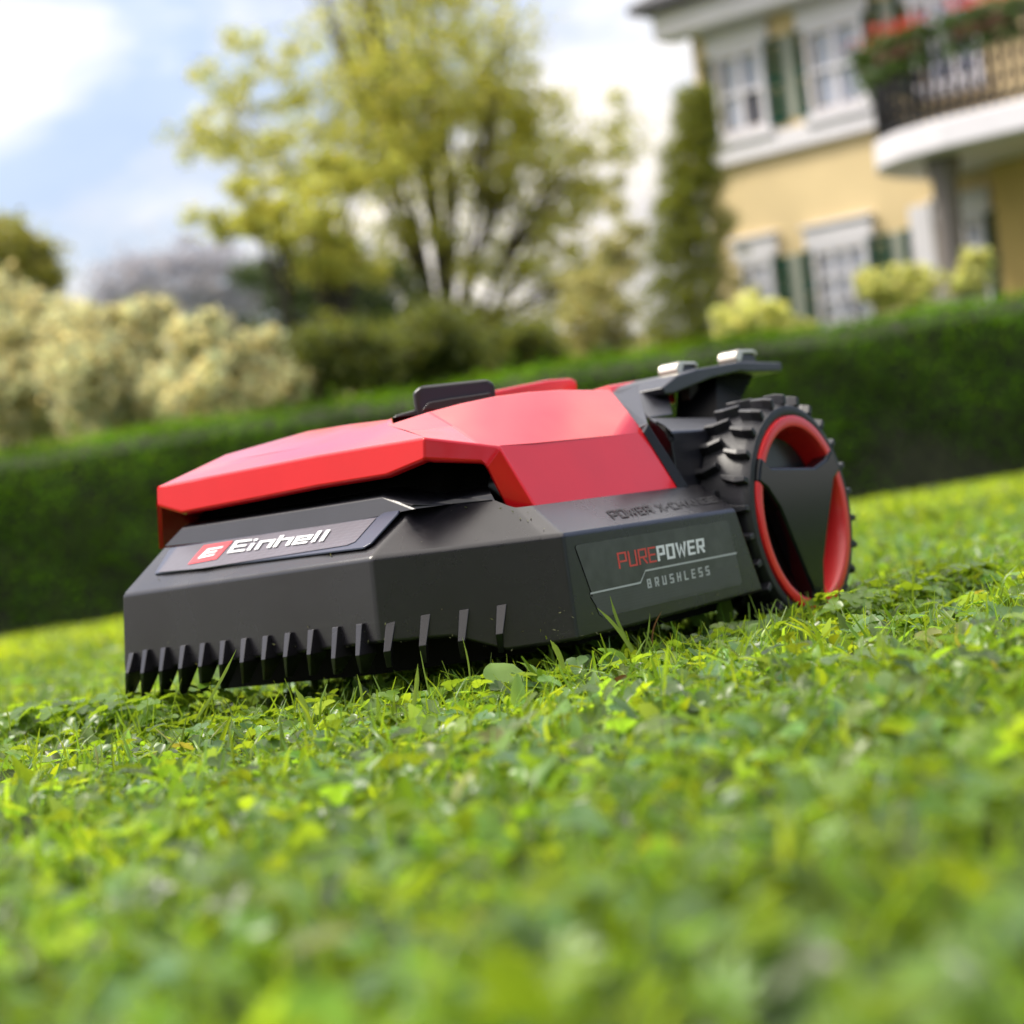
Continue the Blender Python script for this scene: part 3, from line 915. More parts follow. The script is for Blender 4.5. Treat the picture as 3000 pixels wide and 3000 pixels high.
def strokes(word, widths, gap, th_s, th_t, f, s0=0.0, s1=1.0, shear=0.0):
    """word as flat strips; th_s horizontal stroke half width, th_t vertical, in patch units"""
    m = MB(); tot = sum(widths) + gap*(len(word) - 1); cur = 0; k = 0
    sc = (s1 - s0)/tot
    for chx, w in zip(word, widths):
        for ln in GL[chx]:
            pts = [(s0 + (cur + th_s/sc + p[0]*max(0.001, w - 2*th_s/sc))*sc, th_t + p[1]*(1 - 2*th_t)) for p in ln]
            z = 0.00004*(k % 3); k += 1
            n = len(pts); lft, rgt = [], []
            for i, p in enumerate(pts):
                def unit(a, b):
                    dx, dy = b[0]-a[0], b[1]-a[1]; dx /= th_s; dy /= th_t
                    l = math.hypot(dx, dy) or 1
                    return dx/l, dy/l
                d0 = unit(pts[i-1], p) if i > 0 else unit(p, pts[i+1])
                d1 = unit(p, pts[i+1]) if i < n-1 else d0
                nx, ny = -(d0[1]+d1[1]), d0[0]+d1[0]
                l = math.hypot(nx, ny) or 1; nx /= l; ny /= l
                c = max(0.45, nx*-d0[1] + ny*d0[0])
                ex = ey = 0
                if i == 0: ex, ey = -d0[0]*0.9, -d0[1]*0.9
                if i == n-1: ex, ey = d1[0]*0.9, d1[1]*0.9
                closed = ln[0] == ln[-1]
                if closed: ex = ey = 0
                lft.append((p[0] + (nx/c + ex)*th_s, p[1] + (ny/c + ey)*th_t)); rgt.append((p[0] + (-nx/c + ex)*th_s, p[1] + (-ny/c + ey)*th_t))
            cl = lambda q: f(q[0] + shear*(q[1]), q[1], z)
            m.strip([[cl(q) for q in lft], [cl(q) for q in rgt]])
        cur += w + gap
    return m
white = plain('print_white', (0.75, 0.77, 0.80), 0.4)
grey_p = plain('print_grey', (0.42, 0.44, 0.45), 0.4)
red_p = plain('print_red', (0.62, 0.06, 0.05), 0.4)

# side sticker
def dotted(name, c, c2, sc):
    m, t, b = pbsdf(name)
    b.inputs['Roughness'].default_value = 0.38
    co = t.nodes.new('ShaderNodeTexCoord'); mpn = t.nodes.new('ShaderNodeMapping'); mpn.inputs['Scale'].default_value = (sc, sc, sc)
    v = t.nodes.new('ShaderNodeTexVoronoi'); v.inputs['Scale'].default_value = 1; v.inputs['Randomness'].default_value = 0.0
    n = t.nodes.new('ShaderNodeTexNoise'); n.inputs['Scale'].default_value = 25; n.inputs['Detail'].default_value = 6
    r_ = t.nodes.new('ShaderNodeValToRGB'); r_.color_ramp.elements[0].position = 0.25; r_.color_ramp.elements[1].position = 0.4
    r_.color_ramp.elements[0].color = (*c2, 1); r_.color_ramp.elements[1].color = (*c, 1)
    mx = t.nodes.new('ShaderNodeMixRGB'); mx.blend_type = 'MULTIPLY'; mx.inputs[0].default_value = 0.5
    t.links.new(co.outputs['Object'], mpn.inputs[0]); t.links.new(mpn.outputs[0], v.inputs['Vector']); t.links.new(co.outputs['Object'], n.inputs['Vector'])
    t.links.new(v.outputs['Distance'], r_.inputs[0]); t.links.new(r_.outputs[0], mx.inputs[1]); t.links.new(n.outputs['Fac'], mx.inputs[2]); t.links.new(mx.outputs[0], b.inputs['Base Color'])
    return m
S = PB(-0.00012)
st = MB(); st.poly([V(1690, 1597, S), V(2126, 1524, S), V(2134, 1530, S), V(2173, 1704, S), V(2169, 1712, S), V(1768, 1808, S), V(1756, 1800, S), V(1686, 1603, S)])
sto = st.build('side_sticker', plain('sticker_grey', (0.050, 0.052, 0.052), 0.34, var=0.3, scale=60), body)
S2 = PB(-0.0002)
st = MB(); st.poly([V(1731, 1748, S2), V(2160, 1652, S2), V(2172, 1702, S2), V(1764, 1802, S2)])
st.build('sticker_band', dotted('sticker_dots', (0.078, 0.08, 0.08), (0.04, 0.04, 0.042), 380), sto)
f = quad_map([(1806, 1620), (2061, 1576), (2066, 1618), (1814, 1667)], S2, 0.0001)
strokes('PURE', [1, .95, .98, .9], .16, 0.009, 0.055, f, 0.0, 0.425).build('lettering', red_p, sto, fix=False)
strokes('POWER', [.95, .98, 1.25, .92, 1], .16, 0.0135, 0.085, f, 0.435, 1.0).build('lettering', white, sto, fix=False)
f = quad_map([(1894, 1697), (2076, 1657), (2080, 1684), (1898, 1724)], S2, 0.0001)
strokes('BRUSHLESS', [1]*9, .85, 0.010, 0.085, f).build('lettering', grey_p, sto, fix=False)
ln = MB()
th = 2.6
pts_ = [(1730, 1739), (1876, 1707), (1891, 1672), (2158, 1620)]
ln.strip([[V(x, y - th, PB(-0.0003)) for x, y in pts_], [V(x + (1.2 if i == 1 else 0), y + th, PB(-0.0003)) for i, (x, y) in enumerate(pts_)]])
ln.build('sticker_line', grey_p, sto, fix=False)
# dark moulded words on the side ledge
def ledge_pl(b0, b1):  # top corners sit further inboard
    return [PB(b0), PB(b0), PB(b1), PB(b1)]
ec = [(1774, 1499), (2083, 1457), (2104, 1472), (1800, 1523)]
def ledge_b(px, py):
    """where the side ledge is hit: plane through E8, E9, In9"""
    p0 = E[8]; n = (E[9] - E[8]).cross(In[9] - E[9]).normalized()
    r = vray(px, py); e0 = eye - OFF
    return e0 + r*((p0 - e0).dot(n)/r.dot(n)), n
P4 = [ledge_b(*c)[0] for c in ec]; nn = ledge_b(*ec[0])[1]
if nn.z < 0: nn = -nn
def fledge(s, t, z=0.0): return P4[3].lerp(P4[2], s).lerp(P4[0].lerp(P4[1], s), t) + nn*(0.0009 + z)
strokes('POWER X-CHANGE', [1, 1, 1.25, .9, 1, .5, 1, .55, .95, 1, 1.05, 1, 1, .9], .17, 0.0062, 0.085, fledge).build('lettering', plain('print_dark', (0.008, 0.008, 0.010), 0.6), body, fix=False)

# front logo plate on the ledge
def frontledge(px, py, lift=0.0):
    p0 = E[1]; n = (E[2] - E[1]).cross(In[1] - E[1]).normalized()
    if n.z < 0: n = -n
    r = vray(px, py); e0 = eye - OFF
    return e0 + r*((p0 - e0).dot(n)/r.dot(n)) + n*lift
pf = MB()
q = [(456, 1686), (500, 1613), (520, 1605), (960, 1543), (1111, 1519), (1130, 1506), (1174, 1499), (1170, 1508), (1090, 1598), (1068, 1610)]
pf.prism([frontledge(x, y, 0.0002) for x, y in q], [frontledge(x, y, 0.0024) for x, y in q])
pfo = pf.build('logo_plate', plain('plate_plastic', (0.040, 0.048, 0.085), 0.28), body, bevel=0.0012)
pi_ = MB()
q = [(560, 1678), (565, 1625), (610, 1605), (1108, 1524), (1042, 1597), (1020, 1607), (640, 1666)]
q = [(470, 1683), (524, 1610), (1108, 1524), (1046, 1594), (1022, 1604), (600, 1671)]
pi_.poly([frontledge(x, y, 0.0030) for x, y in q])
pi_.build('plate_print', dotted('plate_dots', (0.115, 0.105, 0.14), (0.18, 0.17, 0.21), 420), pfo)
rb = MB()
q = [(604, 1606), (690, 1592), (641, 1646), (556, 1662)]
rb.poly([frontledge(x, y, 0.0036) for x, y in q])
rb.build('logo_badge', plain('badge_red', (0.60, 0.035, 0.05), 0.4), pfo)
def quad_l(c, lift):
    P = [frontledge(x, y, lift) for x, y in c]
    n = (P[1] - P[0]).cross(P[3] - P[0]).normalized()
    if n.z < 0: n = -n
    return lambda s, t, z=0.0: P[3].lerp(P[2], s).lerp(P[0].lerp(P[1], s), t) + n*z
f = quad_l([(616, 1617), (664, 1609), (634, 1636), (585, 1647)], 0.0041)
strokes(['E2'], [1], 0, 0.13, 0.10, f).build('logo_letter', white, pfo, fix=False)
f = quad_l([(698, 1594), (982, 1560), (959, 1594), (672, 1630)], 0.0041)
strokes(['E2', 'i', 'n', 'h', 'e', 'l', 'l'], [1.1, .35, 1, 1, 1, .35, .35], .13, 0.021, 0.085, f).build('lettering', white, pfo, fix=False)


# ------------------------------------------------------------------ foliage helpers
def leaf_cards(P, size, tint, aspect=0.6, up=0.0, ndir=None):
    """folded leaf quads (two triangles each side of the midrib) at points P"""
    n = len(P)
    d = rng.normal(size=(n, 3)); d[:, 2] += up
    d /= np.linalg.norm(d, axis=1, keepdims=True)
    s = rng.normal(size=(n, 3))
    if ndir is not None: s = s + 0
    s -= d*(s*d).sum(1, keepdims=True); s /= np.linalg.norm(s, axis=1, keepdims=True)
    nn = np.cross(d, s)
    L_ = size[:, None]; W_ = L_*aspect*0.5
    p0 = P - d*L_*0.5; p2 = P + d*L_*0.5
    p1 = P + s*W_ + nn*W_*0.3; p3 = P - s*W_ + nn*W_*0.3
    Vv = np.stack([p0, p1, p2, p3], 1).reshape(-1, 3)
    Fq = np.arange(n*4).reshape(n, 4)
    return Vv, Fq, np.repeat(tint, 4, 0)

def crown_points(blobs, n, shell=0.55, clump=0.35):
    """points through a set of ellipsoids [(centre, (rx, ry, rz), weight)] gathered in clumps"""
    w = np.array([b[2]*b[1][0]*b[1][2] for b in blobs]); w = w/w.sum()
    idx = rng.choice(len(blobs), n, p=w)
    C = np.array([tuple(b[0]) for b in blobs]); Rr = np.array([b[1] for b in blobs])
    nc = 10
    cl = rng.normal(size=(len(blobs), nc, 3)); cl /= np.linalg.norm(cl, axis=2, keepdims=True)
    cl *= (shell + (1 - shell)*rng.random((len(blobs), nc, 1)))
    ci = rng.integers(0, nc, n)
    u = cl[idx, ci] + rng.normal(size=(n, 3))*clump*0.5
    return C[idx] + u*Rr[idx], idx, ci

def tree(name, label, cat, blobs, n, leaf, mat, base, bark, trunk_r=0.18, limbs=6, tint_var=0.3, group=None, aspect=0.6, hue=0.15, clump=0.35, bt=None, forks=None):
    root = empty(name, base)
    tag(root, label, cat, group)
    b0 = Vector(base)
    P, idx, ci = crown_points(blobs, n, clump=clump)
    t = 1 + tint_var*(rng.random((n, 1))*2 - 1)
    bl = (1 + 0.25*(rng.random((len(blobs), 14))*2 - 1))[idx, ci][:, None]
    tint = t*bl*np.ones((n, 3))
    if bt is not None: tint = tint*np.array(bt)[idx]
    h = hue*(rng.random((n, 1))*2 - 1)
    tint *= np.concatenate([1 + h, np.ones((n, 1)), 1 - h], 1)
    Vv, Fq, Cc = leaf_cards(P - np.array(tuple(b0)), leaf*(0.6 + 0.8*rng.random(n)), tint, aspect)
    link('crown', mesh_np(name + '_crown', Vv, [Fq], Cc), mat, root)
    m = MB()
    zt = max(b[0][2] for b in blobs) - b0.z
    c = sum((Vector(b[0]) for b in blobs), Vector())/len(blobs) - b0
    k = forks or 0.38
    tp = [Vector((0, 0, -0.3)), Vector((c.x*0.15, 0, zt*0.18)), Vector((c.x*0.5, c.y*0.3, zt*k)), Vector((c.x*0.8, c.y*0.6, zt*0.62))]
    m.tube(tp, [trunk_r*1.25, trunk_r, trunk_r*0.8, trunk_r*0.4], 9)
    rnd = random.Random(hash(len(blobs)) + n)
    order = rnd.sample(blobs, min(limbs, len(blobs)))
    for b in order:
        e = Vector(b[0]) - b0
        s = tp[1].lerp(tp[2], 0.4 + 0.6*rnd.random())
        mdl = s.lerp(e, 0.5) + Vector((rnd.uniform(-.2, .2), rnd.uniform(-.2, .2), rnd.uniform(0, .4)))
        m.tube([s, mdl, e], [trunk_r*0.36, trunk_r*0.22, trunk_r*0.08], 6)
        for q in range(3):
            e2 = e + Vector((rnd.uniform(-1, 1), rnd.uniform(-1, 1), rnd.uniform(-.3, 1)))*max(0.25, b[1][0])
            m.tube([mdl, mdl.lerp(e2, 0.6) + Vector((0, 0, 0.1)), e2], [trunk_r*0.22, trunk_r*0.12, trunk_r*0.04], 5)
    m.build('trunk', bark, root, smooth=True)
    return root

def gz(X): return X*math.tan(SLOPE)            # height of the sloping ground
def px_blobs(Y, lst, split=0, spread=0.75, sub=0.42):
    """crown lobes read off as (x, y, radius[, squash, weight]) at depth Y"""
    out = []
    for e in lst:
        x, y, r = e[:3]; sq = e[3] if len(e) > 3 else 1.0; w = e[4] if len(e) > 4 else 1.0
        dy = rng.uniform(-1, 1)*r*Y/F*0.8
        p = at(x, y, Y + dy); rr = r*Y/F
        if not split: out.append((p, (rr, rr*0.9, rr*sq), w))
        for _ in range(split):
            u = Vector(rng.normal(size=3)); u = u.normalized()*spread*(rng.random()**0.5)
            r2 = rr*sub*rng.uniform(0.6, 1.3)
            out.append((p + Vector((u.x*rr, u.y*rr, u.z*rr*sq)), (r2, r2, r2*0.8), w))
    return out

bark = plain('bark', (0.055, 0.045, 0.035), 0.9, var=0.3, scale=8, bump=0.5, bscale=20)
M_main = leafy('leaf_yellow_green', (0.31, 0.32, 0.07), 0.6, 0.55, (0.68, 0.67, 0.12))
M_dark = leafy('leaf_dark_green', (0.050, 0.080, 0.022), 0.3, 0.5, (0.10, 0.15, 0.03))
M_shade = leafy('leaf_shade_green', (0.10, 0.12, 0.025), 0.45, 0.55, (0.22, 0.25, 0.03))
M_lite = leafy('leaf_light_olive', (0.36, 0.35, 0.14), 0.5, 0.5, (0.60, 0.55, 0.2))
M_olive = leafy('leaf_olive', (0.24, 0.24, 0.05), 0.5, 0.5, (0.48, 0.46, 0.07))
M_pale = leafy('leaf_pale_cream', (0.55, 0.53, 0.30), 0.5, 0.5, (0.75, 0.72, 0.38))
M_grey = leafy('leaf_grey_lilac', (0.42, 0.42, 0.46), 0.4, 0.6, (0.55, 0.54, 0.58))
M_cyp = leafy('leaf_cypress', (0.125, 0.150, 0.014), 0.4, 0.5, (0.32, 0.34, 0.02))
M_lime = leafy('leaf_lime', (0.60, 0.62, 0.22), 0.5, 0.5, (0.85, 0.84, 0.3))
M_hedge = leafy('leaf_hedge', (0.050, 0.150, 0.004), 0.35, 0.6, (0.17, 0.38, 0.004), spec=0.1)

# ------------------------------------------------------------------ hedge
def hedge():
    Y0_, D = 13.6, 1.1
    x0, x1 = -12.0, 13.0
    g = at(1500, 1, 14)
    def ztop(x):  # height of the clipped top above the sloping ground
        return 1.146 - 0.0040*x + 0.012*np.sin(x*2.1) + 0.01*np.sin(x*5.3)
    root = empty('clipped_hedge', (0, Y0_ + D/2, 0))
    tag(root, 'long dark green clipped hedge with a flat top running across behind the mower', 'hedge')
    n_f, n_t = 66000, 18000
    xs = x0 + (x1 - x0)*rng.random(n_f); zs = rng.random(n_f)**0.85
    dx = 0.04*np.sin(xs*3.1) + 0.03*np.sin(zs*7 + xs*5)
    h = ztop(xs)
    rnd = 0.16*np.clip((zs - 0.9)/0.1, 0, 1)**2
    Pf = np.stack([xs, Y0_ + dx + rnd + rng.normal(0, 0.03, n_f) + 0.10*(1 - zs)**3, zs*h], 1)
    xt = x0 + (x1 - x0)*rng.random(n_t)
    Pt = np.stack([xt, Y0_ + D*rng.random(n_t), ztop(xt) + rng.normal(0, 0.012, n_t)], 1)
    ns = 2600; xs_ = x0 + (x1 - x0)*rng.random(ns)
    Ps = np.stack([xs_, Y0_ + 0.5*D*rng.random(ns), ztop(xs_) + 0.075*rng.random(ns)**2*(0.4 + np.sin(xs_*17)**2)], 1)
    P = np.concatenate([Pf, Pt, Ps]); n = len(P)
    P[:, 2] += P[:, 0]*math.tan(SLOPE)
    P[:, 1] -= Y0_ + D/2
    pat = 1 + 0.38*np.sin(P[:, 0]*4.3 + 2*np.sin(P[:, 2]*6)) * np.sin(P[:, 2]*7 + P[:, 0]*2.1)
    tint = (pat*(0.65 + 0.7*rng.random(n)))[:, None]*np.ones((n, 3))
    hh = 0.35*rng.random((n, 1))
    tint *= np.concatenate([1 + hh, np.ones((n, 1)), 1 - hh], 1)
    Vv, Fq, Cc = leaf_cards(P, 0.030*(0.7 + 0.8*rng.random(n)), tint, 0.6)
    link('foliage', mesh_np('hedge_foliage', Vv, [Fq], Cc), M_hedge, root)
    m = MB()
    xs = np.linspace(x0, x1, 40)
    a = [(x, 0.07 - D/2, gz(x) + 0.02) for x in xs]; b = [(x, 0.10 - D/2, gz(x) + float(ztop(x)) - 0.12) for x in xs]
    c = [(x, 0.22 - D/2, gz(x) + float(ztop(x)) - 0.03) for x in xs]; d = [(x, D/2 - 0.06, gz(x) + float(ztop(x)) - 0.03) for x in xs]
    e = [(x, D/2 - 0.06, gz(x)) for x in xs]
    m.strip([a, b, c, d, e])
    m.build('twigs', plain('hedge_twigs', (0.018, 0.022, 0.008), 0.9, var=0.5, scale=12), root)
hedge()

# ------------------------------------------------------------------ trees and shrubs behind the hedge
def base_at(px, Y):
    X = at(px, 1500, Y).x
    return (X, Y, gz(X))

def clumps(Y, ells, depth=1.0):
    """many small leaf clumps scattered through ellipses given in photo pixels: (x, y, rx, ry, how many, clump radius)"""
    out = []
    for x, y, rx, ry, n, r in ells:
        for _ in range(n):
            while True:
                u = rng.uniform(-1, 1, 3)
                if u @ u < 1: break
            k = 0.85 + 0.15*math.sin(5*math.atan2(u[2], u[0]) + x)
            p = at(x + u[0]*rx*k, y + u[2]*ry*k, Y) + Vector((0, u[1]*rx*Y/F*depth, 0))
            q = r*Y/F*rng.uniform(0.6, 1.5)
            out.append((p, (q, q, q*0.75), 1.0/(q*q)))
    return out
tree('broadleaf_tree', 'tall airy yellow-green broadleaf tree with a dark forked trunk in the middle of the photo', 'tree',
     clumps(33, [(1230,170,430,330,190,42),(1150,-180,420,260,90,50),(930,460,300,150,60,34),(1250,520,330,150,75,36),(1560,500,230,260,75,34),(740,220,190,160,30,28),(620,420,140,90,20,26),(1720,560,150,150,22,28),
                 (1640,800,200,180,46,32),(1330,780,200,180,26,28),(1100,760,160,150,26,30),(1480,950,180,90,26,34),(1250,960,220,90,30,34),(1800,420,120,140,12,26),(1380,330,250,200,60,38)]),
     44000, 0.088, M_main, base_at(1345, 33), bark, 0.13, 34, clump=1.3, forks=0.30)
tree('spreading_tree', 'sunlit yellow-green tree crown low on the left of the tall central tree', 'tree',
     clumps(28, [(880,640,260,100,30,32),(1010,760,150,130,20,30),(680,650,150,50,12,26),(760,560,120,70,8,24),(980,520,130,70,12,26)]),
     8000, 0.08, M_main, base_at(900, 28), bark, 0.10, 10, clump=1.0)
tree('conifer', 'dark green bushy conifer under the low left crown of the central tree', 'conifer',
     clumps(30.0, [(930,910,220,200,80,42),(1060,980,160,130,40,44),(800,800,150,90,16,32),(950,740,120,90,14,28),(1130,860,110,120,16,28)]),
     22000, 0.09, M_dark, base_at(930, 27), bark, 0.12, 5, aspect=0.4, clump=1.0)
for i, (lab, lst, n) in enumerate([
     ('olive shrub at the foot of the dark conifer, just above the hedge', [(1010,1050,150,110,60,40)], 12000),
     ('broad olive shrub beneath the trunk of the tall central tree', [(1260,1030,190,120,80,40)], 14000),
     ('smaller olive shrub right of the tall tree\'s trunk and left of the white gap', [(1510,1040,150,90,50,36)], 9000)]):
    tree('shrub', lab, 'shrub', clumps(22 + i*1.5, lst), n, 0.07, M_shade, base_at(lst[0][0], 22 + i*1.5), bark, 0.05, 3, group='olive shrubs behind the hedge', clump=1.0)
tree('shrub', 'loose pale olive bush between the tall central tree and the cypress', 'shrub',
     clumps(26, [(1760,930,130,170,50,30),(1820,720,80,160,18,24),(1700,1030,100,60,20,32)]), 7000, 0.07, M_lite, base_at(1720, 26), bark, 0.04, 6, clump=1.0)
pal = [('large cream-leaved bush at the left edge above the hedge', [(40,1100,200,210,110,48),(0,900,110,90,20,34),(150,950,90,80,14,30)], 24, M_pale, 18000),
       ('cream-leaved bush second from the left edge above the hedge', [(330,1120,200,190,100,46),(220,940,110,80,16,32),(400,930,100,70,14,30)], 23, M_pale, 18000),
       ('cream-leaved bush left of the olive shrubs, nearest the tall tree', [(640,1130,200,160,84,44),(840,1150,120,90,26,36),(600,980,110,70,14,28),(740,1000,80,60,10,26)], 22, M_pale, 16000)]
for lab, lst, Y, mm, n in pal:
    tree('shrub', lab, 'shrub', clumps(Y, lst), n, 0.08, mm, base_at(lst[0][0], Y), bark, 0.05, 4, group='cream-leaved bushes behind the hedge', hue=0.2, tint_var=0.5, clump=1.0)
tree('bare_tree', 'hazy grey-lilac distant tree behind the cream-leaved bushes', 'tree',
     clumps(48, [(600,860,220,190,110,44),(400,850,150,120,40,38),(300,960,130,90,24,36)]),
     15000, 0.15, M_grey, base_at(600, 48), bark, 0.12, 6, aspect=0.4, clump=1.0)
tree('broadleaf_tree', 'olive-green tree cut off by the left edge of the photo', 'tree',
     clumps(30, [(-30,800,170,190,80,44),(110,790,60,80,16,34)]), 12000, 0.085, M_olive, base_at(-20, 30), bark, 0.12, 4, clump=1.0)
# low far shrubbery that closes the view under the trees, one mass
n = 16000
xs_ = rng.uniform(-500, 2300, n); f_ = rng.random(n)**0.8
top_ = 1215 - 0.115*xs_ + 26*np.sin(xs_/83) + 18*np.sin(xs_/31)
bot_ = 1520 - 0.16*xs_
ys_ = top_ + (bot_ - top_)*f_
P = np.array([tuple(at(x, y, 56 + rng.uniform(-2, 2))) for x, y in zip(xs_, ys_)])
tn = np.ones((n, 3))*(0.6 + 0.7*rng.random((n, 1)))*(0.85 + 0.3*np.sin(xs_/120)[:, None])
a_, b_, c_ = leaf_cards(P, 0.30*(0.6 + 0.8*rng.random(n)), tn, 0.6)
tag(link('far_shrubbery', mesh_np('far_shrubbery', a_, [b_], c_), M_lite), 'pale olive shrubbery far behind the hedge, under the trees', 'shrubbery', kind='stuff')
# column-shaped cypress beside the house
cyp = []
for t in np.linspace(0, 1, 15):
    y = 300 + t*760
    xl = 1985 - 95*min(1, t*1.8) - 10*t; xr = 2086 + 80*min(1, t*1.2)
    cyp.append(((xl + xr)/2, y, (xr - xl)/2*1.30, 52, 60, 22))
tree('cypress', 'tall olive column-shaped cypress at the left corner of the yellow house', 'cypress', clumps(29, cyp), 42000, 0.055, M_cyp, base_at(2060, 29), bark, 0.06, 4, clump=1.0, aspect=0.4, tint_var=0.4)
tree('shrub', 'pale lime-cream bush in front of the cypress foot, just above the hedge', 'shrub',
     clumps(17, [(2190,945,105,85,56,26),(2310,975,90,55,28,24)]), 14000, 0.035, M_lime, base_at(2220, 17), bark, 0.03, 4, clump=0.4)
for lab, lst in (('yellow-green bush in front of the lower middle window', [(2555,850,50,1.3),(2600,870,50,1.1)]),
                 ('yellow-green bush just left of the porch column', [(2670,850,50,1.1),(2710,840,50,1.2),(2690,890,60,.7)]),
                 ('yellow-green bush right of the porch column, before the dark green shutter', [(2850,800,55,1),(2870,850,50,.9),(2830,870,50,.7)])):
    tree('shrub', lab, 'shrub', clumps(19, [(q[0], q[1]-22, q[2]*1.1, q[2]*1.3, 14, 20) for q in lst]), 4600, 0.04, M_lime, base_at(lst[0][0], 19), bark, 0.03, 3, group='yellow-green bushes before the house', bt=None)

# ------------------------------------------------------------------ house
HQ = Vector((0.123*34, 34, 0)); HA = R(45)
hr = Vector((math.cos(HA), -math.sin(HA), 0)); hn = Vector((-math.sin(HA), -math.cos(HA), 0))   # along the wall, out of the wall
house = empty('yellow_house', HQ + Vector((0, 0, gz(HQ.x))), (0, 0, -HA))
tag(house, 'pale yellow two-storey house with green shutters and white window surrounds', 'house')
HZ = gz(HQ.x)
def W(px, py, out=0.0):
    """(s, z) on the facade plane moved out by out"""
    r = ray(px, py); p0 = HQ + hn*out
    t = (p0 - CAM).dot(hn)/r.dot(hn); p = CAM + r*t
    return (p - p0).dot(hr), p.z - HZ
wall_y = plain('wall_yellow_render', (0.70, 0.55, 0.31), 0.9, var=0.06, scale=1.2, bump=0.2, bscale=60)
white_p = plain('white_paint', (0.72, 0.70, 0.75), 0.6, var=0.04, scale=3)
green_p = plain('shutter_green', (0.000, 0.055, 0.040), 0.8, spec=0.1)
pane_m = plain('window_glass', (0.35, 0.38, 0.48), 0.08, coat=0.3)
pane_dark = plain('open_pane', (0.10, 0.10, 0.13), 0.15)
greyw = plain('grey_green_panel', (0.36, 0.37, 0.31), 0.8)
roof_m = plain('roof_slate', (0.05, 0.05, 0.06), 0.6)
def hbox(m, s0, s1, z0, z1, o0, o1):
    """box on the facade: s along, z up, o outwards (local y is minus outwards)"""
    m.box((s0, -o1, z0), (s1, -o0, z1))
sL = W(2075, 600)[0]
SR = 12.5
zc = W(2400, -60)[1]
z_eave = W(2100, 90)[1]
m = MB(); hbox(m, sL, SR, -1.0, z_eave + 0.2, -9.0, 0.0)
wallo = m.build('wall', wall_y, house)
# string course
z1, z0 = W(2095, 430, .12)[1], W(2095, 492, .12)[1]
m = MB(); sc1 = W(2600, 300, .12)[0]; hbox(m, sL - 0.06, sc1, z0, z1, 0.002, 0.12); m.build('string_course', white_p, house, bevel=0.02, segs=2)
# cornice and roof
m = MB(); hbox(m, sL - 0.35, SR, z_eave - 0.02, z_eave + 0.42, 0.003, 0.5); m.build('cornice', white_p, house, bevel=0.05, segs=2)
m = MB(); ze = z_eave + 0.43
m.add([(sL-0.6, -0.75, ze), (SR, -0.75, ze), (SR, 4.5, ze+3.2), (sL+3.0, 4.5, ze+3.2), (sL-0.6, 9.6, ze), (SR, 9.6, ze),
       (sL-0.6, -0.75, ze+0.12), (SR, -0.75, ze+0.12), (SR, 4.5, ze+3.4), (sL+3.0, 4.5, ze+3.4), (sL-0.6, 9.6, ze+0.12), (SR, 9.6, ze+.12)],
      [[0,1,5,4],[6,7,8,9],[6,9,10],[9,8,11,10],[0,1,7,6],[0,6,10,4],[4,10,11,5]])
m.build('roof', roof_m, house)

def window(x0, x1, ytop, ybot, nx=2, ny=2, lintel=True, glass=None, sill=True, open_sash=False):
    xm = (x0 + x1)/2
    s0, s1 = W(x0, ytop)[0], W(x1, ytop)[0]
    slope = -0.24
    za = W(xm, ytop)[1]; zb = W(xm, ybot)[1]
    fr = MB(); w = 0.085
    for a, b, c, d in ((s0, s0+w, zb, za), (s1-w, s1, zb, za), (s0+w, s1-w, za-w, za), (s0+w, s1-w, zb, zb+w)): hbox(fr, a, b, c, d, 0.003, 0.09)
    f_ = fr.build('window', white_p, house, bevel=0.01, segs=1)
    cw, chh = (s1-s0-2*w)/nx, (za-zb-2*w)/ny
    for i in range(1, nx):
        m = MB(); hbox(m, s0+w+i*cw-0.04, s0+w+i*cw+0.04, zb+w, za-w, 0.012, 0.08); m.build('mullion', white_p, f_)
    for j in range(1, ny):
        m = MB(); hbox(m, s0+w, s1-w, zb+w+j*chh-0.03, zb+w+j*chh+0.03, 0.010, 0.07); m.build('glazing_bar', white_p, f_)
    for i in range(nx):
        for j in range(ny):
            m = MB(); a = s0+w+i*cw+0.045; b = s0+w+(i+1)*cw-0.045; c = zb+w+j*chh+0.035; d = zb+w+(j+1)*chh-0.035
            hbox(m, a, b, c, d, 0.004, 0.02)
            m.build('pane', pane_dark if (open_sash and i == nx-1 and j == 0) else (glass or pane_m), f_)
    if lintel:
        m = MB(); hbox(m, s0-0.12, s1+0.12, za+0.004, za+0.30, 0.003, 0.10); hbox(m, s0-0.16, s1+0.16, za+0.304, za+0.36, 0.003, 0.15); m.build('lintel', white_p, f_, bevel=0.015, segs=1)
    if sill:
        m = MB(); hbox(m, s0-0.08, s1+0.08, zb-0.12, zb-0.004, 0.003, 0.17); m.build('sill', white_p, f_)
    return f_
sh_proto = {}
